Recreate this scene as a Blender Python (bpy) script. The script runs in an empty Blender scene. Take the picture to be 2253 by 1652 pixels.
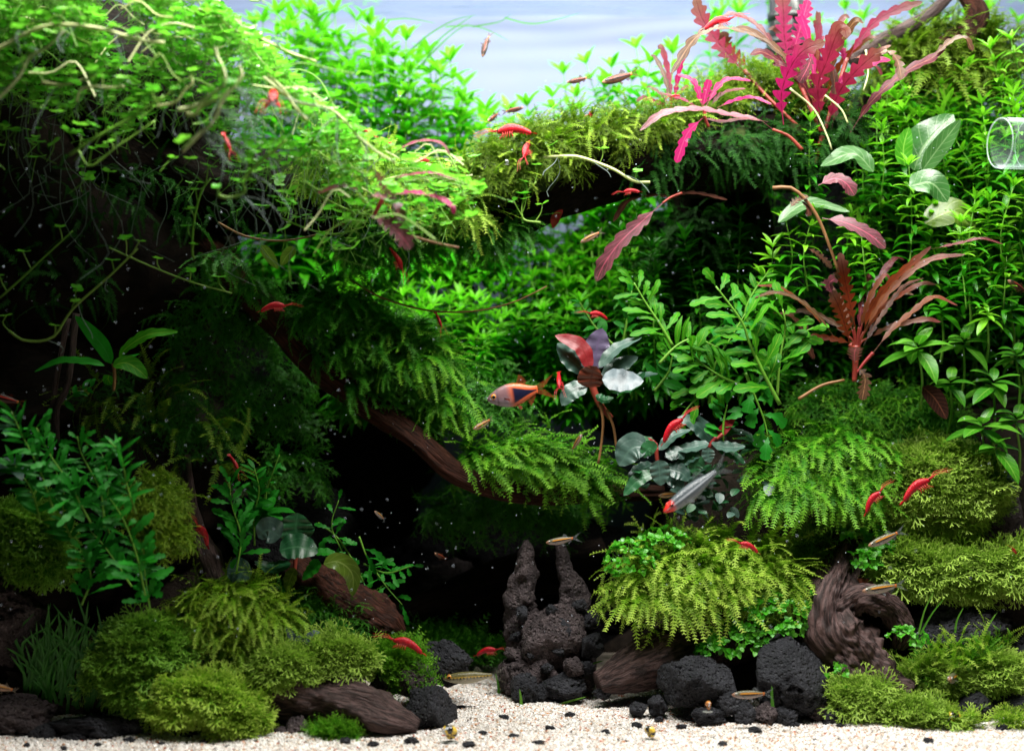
import bpy, bmesh, math, random
import numpy as np
from mathutils import Vector, Matrix, noise

sc = bpy.context.scene
COL = sc.collection
random.seed(11)
rng = np.random.default_rng(11)

# ------------------------------------------------------------------ camera, world, lamps, exposure
# 1 unit = 10 cm. The camera stands 90 cm before the middle of the tank, level.
sc.unit_settings.scale_length = 0.1
CAM_D, CAM_Z, FW = 9.0, 2.2, 6.0
cam = bpy.data.cameras.new('camera')
cam.sensor_width = 36.0
cam.lens = 36.0 * CAM_D / FW
cam.clip_start, cam.clip_end = 0.1, 200
cam.dof.use_dof = True
cam.dof.focus_distance = CAM_D + 0.95
cam.dof.aperture_fstop = 0.38
cam_o = bpy.data.objects.new('camera', cam)
cam_o.location = (0, -CAM_D, CAM_Z)
cam_o.rotation_euler = (math.radians(90), 0, 0)
COL.objects.link(cam_o)
sc.camera = cam_o

w = bpy.data.worlds.new('World')
sc.world = w
w.use_nodes = True
w.node_tree.nodes['Background'].inputs[0].default_value = (0.55, 0.65, 0.8, 1)
w.node_tree.nodes['Background'].inputs[1].default_value = 0.016


def area(name, loc, rot, sx, sy, power, col):
    l = bpy.data.lights.new(name, 'AREA')
    l.shape = 'RECTANGLE'
    l.size, l.size_y = sx, sy
    l.energy = power
    l.color = col
    o = bpy.data.objects.new(name, l)
    o.location = loc
    o.rotation_euler = [math.radians(a) for a in rot]
    COL.objects.link(o)
    return o


# the tank's LED bar hung above the water, plus an added rear bar and strip for the plants and panel behind
area('led_bar', (0.85, -0.8, 6.5), (8, 0, 0), 6.6, 0.5, 1280, (1.0, 0.97, 0.92))
area('led_bar', (0.6, 2.05, 6.5), (0, 0, 0), 7.4, 0.5, 580, (0.98, 1.0, 0.90))  # second bar, added to brighten the rear plants
area('added_back_strip', (0.0, 3.12, 5.6), (6, 0, 0), 8.6, 0.25, 36, (0.86, 0.90, 1.0))  # added strip, stands in for light from behind the panel

sc.view_settings.view_transform = 'Standard'
sc.view_settings.look = 'None'
sc.view_settings.exposure = 0.0
sc.view_settings.gamma = 1.0
sc.render.engine = 'CYCLES'
cy = sc.cycles
cy.max_bounces, cy.diffuse_bounces, cy.glossy_bounces = 6, 2, 3
cy.transmission_bounces, cy.transparent_max_bounces = 6, 10
cy.caustics_reflective = cy.caustics_refractive = False
cy.use_denoising = True
cy.sample_clamp_indirect = 4.0

# ------------------------------------------------------------------ pixel <-> place
PX = FW / 2253.0


def P(px, py, y):
    s = (CAM_D + y) / CAM_D
    return np.array([(px - 1126.5) * PX * s, y, CAM_Z - (py - 826.0) * PX * s])


def K(y):
    return PX * (CAM_D + y) / CAM_D


def sand_z(y):
    return 0.06 * y


def sand_y(py):
    return (CAM_Z - (py - 826) * PX) / ((py - 826) * PX / CAM_D + 0.06)


# ------------------------------------------------------------------ mesh helpers
class MB:
    """collects triangle soups; V (n,3), F (m,3), UV (n,2), material slot"""
    def __init__(s):
        s.V, s.F, s.U, s.M, s.n = [], [], [], [], 0

    def add(s, V, F, U=None, m=0):
        V = np.asarray(V, float).reshape(-1, 3)
        F = np.asarray(F, int).reshape(-1, 3)
        s.V.append(V)
        s.F.append(F + s.n)
        s.U.append(np.zeros((len(V), 2)) if U is None else np.asarray(U, float))
        s.M.append(np.full(len(F), m, int))
        s.n += len(V)
        return s

    def addT(s, T, Ms, ts, m=0):
        """many copies of a template; Ms (N,3,3), ts (N,3)"""
        V, F, U = T
        Ms, ts = np.asarray(Ms), np.asarray(ts)
        N = len(ts)
        if N == 0:
            return s
        VV = np.einsum('nij,vj->nvi', Ms, V) + ts[:, None, :]
        FF = F[None] + (np.arange(N) * len(V))[:, None, None]
        return s.add(VV.reshape(-1, 3), FF.reshape(-1, 3), np.tile(U, (N, 1)), m)

    def mesh(s, name, mats, smooth=True, off=(0, 0, 0)):
        V = np.concatenate(s.V) - np.asarray(off)
        F = np.concatenate(s.F)
        U = np.concatenate(s.U)
        M = np.concatenate(s.M)
        me = bpy.data.meshes.new(name)
        me.vertices.add(len(V))
        me.vertices.foreach_set('co', V.astype(np.float32).ravel())
        me.loops.add(len(F) * 3)
        me.loops.foreach_set('vertex_index', F.astype(np.int32).ravel())
        me.polygons.add(len(F))
        me.polygons.foreach_set('loop_start', np.arange(0, len(F) * 3, 3, dtype=np.int32))
        me.polygons.foreach_set('loop_total', np.full(len(F), 3, np.int32))
        me.polygons.foreach_set('material_index', M.astype(np.int32))
        me.polygons.foreach_set('use_smooth', np.full(len(F), smooth))
        me.update(calc_edges=True)
        uv = me.uv_layers.new(name='UVMap')
        uv.data.foreach_set('uv', U[F.ravel()].astype(np.float32).ravel())
        for m in (mats if isinstance(mats, (list, tuple)) else [mats]):
            me.materials.append(m)
        me.validate()
        return me


def tag(o, label=None, cat=None, group=None, kind=None):
    if label: o['label'] = label
    if cat: o['category'] = cat
    if group: o['group'] = group
    if kind: o['kind'] = kind
    return o


def thing(name, label, cat, loc, group=None):
    o = bpy.data.objects.new(name, None)
    o.empty_display_size = 0.05
    o.location = tuple(float(v) for v in loc)
    COL.objects.link(o)
    return tag(o, label, cat, group)


def obj(name, mb, mats, parent=None, smooth=True, kind=None, label=None):
    """world-space soup -> one mesh object (under an unrotated parent Empty when given)"""
    off = np.array(parent.location) if parent is not None else (0, 0, 0)
    if parent is not None and parent.parent is not None:
        off = off + np.array(parent.parent.location)
    me = mb.mesh(name, mats, smooth, off)
    o = bpy.data.objects.new(name, me)
    COL.objects.link(o)
    if parent is not None: o.parent = parent
    if kind: o['kind'] = kind
    if label: o['label'] = label
    return o


def put(name, me, M, parent):
    """an object sharing mesh me, matrix M in the parent's space"""
    o = bpy.data.objects.new(name, me)
    COL.objects.link(o)
    o.parent = parent
    o.matrix_basis = M
    return o


def dup(root, name=None):
    r = root.copy()
    COL.objects.link(r)
    for ch in root.children:
        c = ch.copy(); COL.objects.link(c); c.parent = r
        for g in ch.children:
            d = g.copy(); COL.objects.link(d); d.parent = c
    return r


# ------------------------------------------------------------------ maths
def nrm(a):
    a = np.asarray(a, float)
    return a / np.maximum(np.linalg.norm(a, axis=-1, keepdims=True), 1e-9)


def basis(d, up):
    """columns: side, growth direction, normal"""
    d = nrm(d)
    up = np.broadcast_to(np.asarray(up, float), d.shape)
    s = nrm(np.cross(d, up))
    n = np.cross(s, d)
    return np.stack([s, d, n], axis=-1)


def spline(pts, n):
    """Catmull-Rom through pts, n samples roughly even in length"""
    p = np.asarray(pts, float)
    if len(p) == 2:
        t = np.linspace(0, 1, n)[:, None]
        return p[0] * (1 - t) + p[1] * t
    q = np.vstack([2 * p[0] - p[1], p, 2 * p[-1] - p[-2]])
    out = []
    for i in range(1, len(q) - 2):
        t = np.linspace(0, 1, 24, endpoint=False)[:, None]
        a, b, c, d = q[i - 1], q[i], q[i + 1], q[i + 2]
        out.append(0.5 * ((2 * b) + (-a + c) * t + (2 * a - 5 * b + 4 * c - d) * t ** 2 + (-a + 3 * b - 3 * c + d) * t ** 3))
    out = np.vstack(out + [p[-1:]])
    L = np.r_[0, np.cumsum(np.linalg.norm(np.diff(out[:, :3], axis=0), axis=1))]
    s = np.linspace(0, L[-1], n)
    return np.stack([np.interp(s, L, out[:, k]) for k in range(out.shape[1])], axis=1)


def ppath(pts):
    return np.array([np.r_[P(a[0], a[1], a[2]), [v * K(a[2]) for v in a[3:]]] for a in pts])


def fbm(v, octv=4, off=0.0):
    return noise.fractal(Vector((v[0] + off, v[1] + off * 1.7, v[2] - off)), 1.0, 2.0, octv)


def tube(C, R, k=6, caps=True):
    """tube along C (n,3) with radii R"""
    C = np.asarray(C, float)
    n = len(C)
    R = np.broadcast_to(np.asarray(R, float), (n,))
    T = nrm(np.gradient(C, axis=0))
    ref = np.array([0, -1.0, 0.15]) if abs(T[:, 1]).max() < 0.9 else np.array([0.1, 0.2, 1.0])
    A = nrm(np.cross(T, ref)); B = np.cross(A, T)
    th = np.linspace(0, 2 * math.pi, k, endpoint=False)
    V = C[:, None] + R[:, None, None] * (np.cos(th)[None, :, None] * A[:, None] + np.sin(th)[None, :, None] * B[:, None])
    V = V.reshape(-1, 3)
    F = []
    for i in range(n - 1):
        for j in range(k):
            a, b = i * k + j, i * k + (j + 1) % k
            F += [(a, b, b + k), (a, b + k, a + k)]
    U = np.stack([np.tile(np.arange(k) / k, n), np.repeat(np.linspace(0, 1, n), k)], axis=1)
    if caps:
        for e, c in ((0, C[0]), (n - 1, C[-1])):
            V = np.vstack([V, c]); U = np.vstack([U, [0.5, e / max(n - 1, 1)]])
            q = len(V) - 1
            for j in range(k):
                a, b = e * k + j, e * k + (j + 1) % k
                F.append((q, b, a) if e == 0 else (q, a, b))
    return V, np.array(F), U


def strip_leaf(C, half, side, nor, m=1, fold=0.2, fwd=0.0, wav=0.0, wk=5, droop=0.0):
    """leaf blade along centre line C with half widths; side/nor per sample"""
    n = len(C)
    us = np.linspace(-1, 1, 2 * m + 1)
    T = nrm(np.gradient(C, axis=0))
    V, U = [], []
    v = np.linspace(0, 1, n)
    for u in us:
        h = half[:, None]
        p = C + side * (u * h * math.cos(fold)) + nor * (abs(u) * h * math.sin(fold)) + T * (abs(u) * h * fwd) - nor * (droop * u * u * h)
        p = p + nor * (wav * abs(u) * h * np.sin(v * wk * 6.283 + (0 if u > 0 else 1.7))[:, None])
        V.append(p)
        U.append(np.stack([np.full(n, (u + 1) / 2), v], axis=1))
    k = len(us)
    V = np.stack(V, axis=1).reshape(-1, 3)
    U = np.stack(U, axis=1).reshape(-1, 2)
    F = []
    for i in range(n - 1):
        for j in range(k - 1):
            a = i * k + j
            F += [(a, a + 1, a + k + 1), (a, a + k + 1, a + k)]
    return V, np.array(F), U


PROF = {
    'lance': lambda v: np.sin(np.pi * np.clip(v, 0, 1) ** 0.8) ** 0.85,
    'ovate': lambda v: np.sin(np.pi * np.clip(v, 0, 1) ** 0.75) ** 0.6,
    'round': lambda v: np.sqrt(np.clip(1 - (2 * v - 1) ** 2, 0, 1)),
    'spoon': lambda v: 0.12 + 0.88 * np.clip(np.sin(np.pi * np.clip((v - 0.12) / 0.88, 0, 1) ** 1.15), 0, 1) ** 0.7,
    'strap': lambda v: np.clip(v / .14, 0, 1) ** .7 * np.clip((1 - v) / .22, 0, 1) ** .6,
    'grass': lambda v: (1 - v) ** 0.5 * 0.9 + 0.08,
}


def leafT(L=1.0, W=0.25, prof='lance', n=6, m=1, bend=0.7, up=0.2, fold=0.3, wav=0.0, droop=0.0):
    """template leaf: base at the origin, grows along +Y, upper face +Z, arches down by `bend`"""
    v = np.linspace(0, 1, n + 1)
    th = up - bend * v
    dy, dz = np.cos(th) * L / n, np.sin(th) * L / n
    C = np.stack([np.zeros(n + 1), np.r_[0, np.cumsum(dy[:-1])], np.r_[0, np.cumsum(dz[:-1])]], axis=1)
    T = nrm(np.gradient(C, axis=0))
    S = np.tile([1.0, 0, 0], (n + 1, 1))
    N = np.cross(S, T)
    h = PROF[prof](v) * W / 2 + 0.004 * L
    h[-1] = 0.002 * L
    return strip_leaf(C, h, S, N, m, fold, 0, wav, 4, droop)


def big_leaf(pts, W, prof='lance', n=14, m=1, hint=(0, -0.6, 0.8), fold=0.2, lobes=None, wav=0.0, wk=4, droop=0.0, pet=0.0, roll=0.0):
    """leaf through world points; hint = where the upper face looks"""
    C = spline(pts, n + 1)
    T = nrm(np.gradient(C, axis=0))
    S = nrm(np.cross(T, np.asarray(hint, float)))
    N = np.cross(S, T)
    if roll:
        r = np.linspace(0, roll, n + 1)[:, None]
        S, N = S * np.cos(r) + N * np.sin(r), N * np.cos(r) - S * np.sin(r)
    v = np.linspace(0, 1, n + 1)
    vv = np.clip((v - pet) / (1 - pet), 0, 1)
    h = PROF[prof](vv) * W / 2
    if lobes:
        k, depth, fw = lobes
        ph = (vv * k) % 1.0
        tooth = np.where(ph < 0.62, np.sin(ph / 0.62 * 1.571), np.clip(1 - (ph - 0.62) / 0.30, 0, 1)) ** 0.9
        h = h * (1 - depth * (1 - tooth) * np.clip(1.3 - vv, 0.3, 1))
    else:
        fw = 0.0
    h = np.maximum(h, W * 0.025)
    h[-1] = W * 0.01
    return strip_leaf(C, h, S, N, m, fold, fw, wav, wk, droop)


# ------------------------------------------------------------------ materials
def newmat(name):
    m = bpy.data.materials.new(name)
    m.use_nodes = True
    nt = m.node_tree
    nt.nodes.clear()
    return m, nt, nt.nodes.new('ShaderNodeOutputMaterial')


def N(nt, t, **kw):
    n = nt.nodes.new(t)
    for k, v in kw.items():
        if k.startswith('i_'):
            key = k[2:]
            key = int(key) if key.isdigit() else key.replace('_', ' ')
            n.inputs[key].default_value = v
        else:
            setattr(n, k, v)
    return n


def c4(c):
    return (c[0], c[1], c[2], 1.0)


def mixc(nt, fac, a, b, typ='MIX'):
    n = nt.nodes.new('ShaderNodeMix')
    n.data_type = 'RGBA'
    n.blend_type = typ
    for s, v in ((0, fac), (6, a), (7, b)):
        if isinstance(v, (int, float)): n.inputs[s].default_value = v
        elif isinstance(v, (tuple, list)): n.inputs[s].default_value = c4(v)
        else: nt.links.new(v, n.inputs[s])
    return n.outputs[2]


def mth(nt, op, a, b=None, c=None):
    n = nt.nodes.new('ShaderNodeMath')
    n.operation = op
    for i, v in enumerate((a, b, c)):
        if v is None: continue
        if isinstance(v, (int, float)): n.inputs[i].default_value = v
        else: nt.links.new(v, n.inputs[i])
    return n.outputs[0]


def sstep(nt, x, lo, hi):
    n = nt.nodes.new('ShaderNodeMapRange')
    n.interpolation_type = 'SMOOTHSTEP'
    nt.links.new(x, n.inputs[0])
    n.inputs[1].default_value, n.inputs[2].default_value = lo, hi
    n.inputs[3].default_value, n.inputs[4].default_value = 0, 1
    return n.outputs[0]


def rand_out(nt):
    a = N(nt, 'ShaderNodeObjectInfo').outputs['Random']
    b = N(nt, 'ShaderNodeNewGeometry').outputs['Random Per Island']
    return mth(nt, 'FRACT', mth(nt, 'ADD', mth(nt, 'MULTIPLY', a, 3.71), b))


def noise_out(nt, scale, detail=3, rough=0.6, vec=None):
    n = N(nt, 'ShaderNodeTexNoise', i_Scale=scale, i_Detail=detail, i_Roughness=rough)
    if vec is None:
        vec = N(nt, 'ShaderNodeTexCoord').outputs['Object']
    nt.links.new(vec, n.inputs['Vector'])
    return n.outputs['Fac']


def leafmat(name, c1, c2, trans=0.4, rough=0.38, spec=0.35, vein=None, vk=9.0, back=None, mott=0.25, tip=None, sheen=None, tip0=0.35):
    m, nt, out = newmat(name)
    r = rand_out(nt)
    col = mixc(nt, r, c1, c2)
    if tip:
        uvv = N(nt, 'ShaderNodeSeparateXYZ')
        nt.links.new(N(nt, 'ShaderNodeTexCoord').outputs['UV'], uvv.inputs[0])
        col = mixc(nt, sstep(nt, uvv.outputs[1], tip0, 1.0), col, tip)
    if back:
        g = N(nt, 'ShaderNodeNewGeometry').outputs['Backfacing']
        col = mixc(nt, g, col, back)
    n1 = noise_out(nt, 9, 3)
    col = mixc(nt, mth(nt, 'MULTIPLY', sstep(nt, n1, 0.42, 0.68), mott), col, tuple(v * 0.35 for v in c1))
    bump = None
    if vein:
        uv = N(nt, 'ShaderNodeSeparateXYZ')
        nt.links.new(N(nt, 'ShaderNodeTexCoord').outputs['UV'], uv.inputs[0])
        du = mth(nt, 'ABSOLUTE', mth(nt, 'SUBTRACT', uv.outputs[0], 0.5))
        mid = mth(nt, 'SUBTRACT', 1.0, sstep(nt, du, 0.015, 0.055))
        ph = mth(nt, 'SUBTRACT', mth(nt, 'MULTIPLY', uv.outputs[1], vk), mth(nt, 'MULTIPLY', du, 3.2))
        sd = mth(nt, 'ABSOLUTE', mth(nt, 'SUBTRACT', mth(nt, 'FRACT', ph), 0.5))
        sv = mth(nt, 'MULTIPLY', mth(nt, 'SUBTRACT', 1.0, sstep(nt, sd, 0.02, 0.10)), 0.55)
        vm = mth(nt, 'MAXIMUM', mid, sv)
        col = mixc(nt, mth(nt, 'MULTIPLY', vm, 0.8), col, vein)
        bump = vm
    p = N(nt, 'ShaderNodeBsdfPrincipled', i_Roughness=rough)
    p.inputs['Specular IOR Level'].default_value = spec
    nt.links.new(col, p.inputs['Base Color'])
    if sheen:
        p.inputs['Coat Weight'].default_value = sheen
        p.inputs['Coat Roughness'].default_value = 0.35
    bn = N(nt, 'ShaderNodeBump', i_Strength=0.25, i_Distance=0.006)
    nt.links.new(mth(nt, 'SUBTRACT', noise_out(nt, 60, 2), mth(nt, 'MULTIPLY', bump, 0.6)) if bump is not None else noise_out(nt, 40, 2), bn.inputs['Height'])
    nt.links.new(bn.outputs[0], p.inputs['Normal'])
    t = N(nt, 'ShaderNodeBsdfTranslucent')
    nt.links.new(mixc(nt, 1.0, col, (0.85, 1.0, 0.7), 'MULTIPLY'), t.inputs[0])
    mx = N(nt, 'ShaderNodeMixShader', i_0=trans)
    nt.links.new(p.outputs[0], mx.inputs[1]); nt.links.new(t.outputs[0], mx.inputs[2])
    nt.links.new(mx.outputs[0], out.inputs[0])
    return m


def plainmat(name, c1, c2=None, rough=0.5, spec=0.4, scale=12, bump=0.3, bscale=40, trans=0.0, alpha=1.0, dist=0.01, metal=0.0, vec=None):
    m, nt, out = newmat(name)
    v = N(nt, 'ShaderNodeTexCoord').outputs[vec or 'Object']
    col = mixc(nt, sstep(nt, noise_out(nt, scale, 4, 0.65, v), 0.35, 0.65), c1, c2 or tuple(x * 0.6 for x in c1))
    p = N(nt, 'ShaderNodeBsdfPrincipled', i_Roughness=rough, i_Metallic=metal)
    p.inputs['Specular IOR Level'].default_value = spec
    nt.links.new(col, p.inputs['Base Color'])
    if bump:
        b = N(nt, 'ShaderNodeBump', i_Strength=bump, i_Distance=dist)
        nt.links.new(noise_out(nt, bscale, 5, 0.7, v), b.inputs['Height'])
        nt.links.new(b.outputs[0], p.inputs['Normal'])
    sh = p.outputs[0]
    if trans:
        t = N(nt, 'ShaderNodeBsdfTranslucent')
        nt.links.new(col, t.inputs[0])
        mx = N(nt, 'ShaderNodeMixShader', i_0=trans)
        nt.links.new(sh, mx.inputs[1]); nt.links.new(t.outputs[0], mx.inputs[2])
        sh = mx.outputs[0]
    if alpha < 1:
        t = N(nt, 'ShaderNodeBsdfTransparent')
        mx = N(nt, 'ShaderNodeMixShader', i_0=alpha)
        nt.links.new(t.outputs[0], mx.inputs[1]); nt.links.new(sh, mx.inputs[2])
        sh = mx.outputs[0]
    nt.links.new(sh, out.inputs[0])
    return m


def rockmat(name, c1, c2, c3, spec=0.3):
    m, nt, out = newmat(name)
    v = N(nt, 'ShaderNodeTexCoord').outputs['Object']
    n1, n2 = noise_out(nt, 5, 5, 0.7, v), noise_out(nt, 38, 4, 0.7, v)
    col = mixc(nt, sstep(nt, n1, 0.4, 0.62), c1, c2)
    col = mixc(nt, mth(nt, 'MULTIPLY', sstep(nt, n2, 0.55, 0.75), 0.7), col, c3)
    vo = N(nt, 'ShaderNodeTexVoronoi', i_Scale=32.0)
    nt.links.new(v, vo.inputs['Vector'])
    h = mth(nt, 'ADD', mth(nt, 'MULTIPLY', sstep(nt, vo.outputs['Distance'], 0.05, 0.45), 0.6), mth(nt, 'MULTIPLY', n2, 0.9))
    b = N(nt, 'ShaderNodeBump', i_Strength=1.0, i_Distance=0.06)
    nt.links.new(h, b.inputs['Height'])
    p = N(nt, 'ShaderNodeBsdfPrincipled', i_Roughness=0.72)
    p.inputs['Specular IOR Level'].default_value = spec
    nt.links.new(col, p.inputs['Base Color']); nt.links.new(b.outputs[0], p.inputs['Normal'])
    nt.links.new(p.outputs[0], out.inputs[0])
    return m


def woodmat(name, c1, c2, c3, spec=0.25):
    m, nt, out = newmat(name)
    mp = N(nt, 'ShaderNodeMapping')
    nt.links.new(N(nt, 'ShaderNodeTexCoord').outputs['UV'], mp.inputs[0])
    mp.inputs['Scale'].default_value = (16, 1.6, 1)
    n1 = noise_out(nt, 3.0, 6, 0.65, mp.outputs[0])
    n1.node.inputs['Distortion'].default_value = 0.5
    n2 = noise_out(nt, 4, 3, 0.6)
    col = mixc(nt, sstep(nt, n1, 0.38, 0.62), c1, c2)
    col = mixc(nt, mth(nt, 'MULTIPLY', sstep(nt, n2, 0.5, 0.7), 0.6), col, c3)
    b = N(nt, 'ShaderNodeBump', i_Strength=0.9, i_Distance=0.03)
    nt.links.new(n1, b.inputs['Height'])
    p = N(nt, 'ShaderNodeBsdfPrincipled', i_Roughness=0.6)
    p.inputs['Specular IOR Level'].default_value = spec
    nt.links.new(col, p.inputs['Base Color']); nt.links.new(b.outputs[0], p.inputs['Normal'])
    nt.links.new(p.outputs[0], out.inputs[0])
    return m


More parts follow.
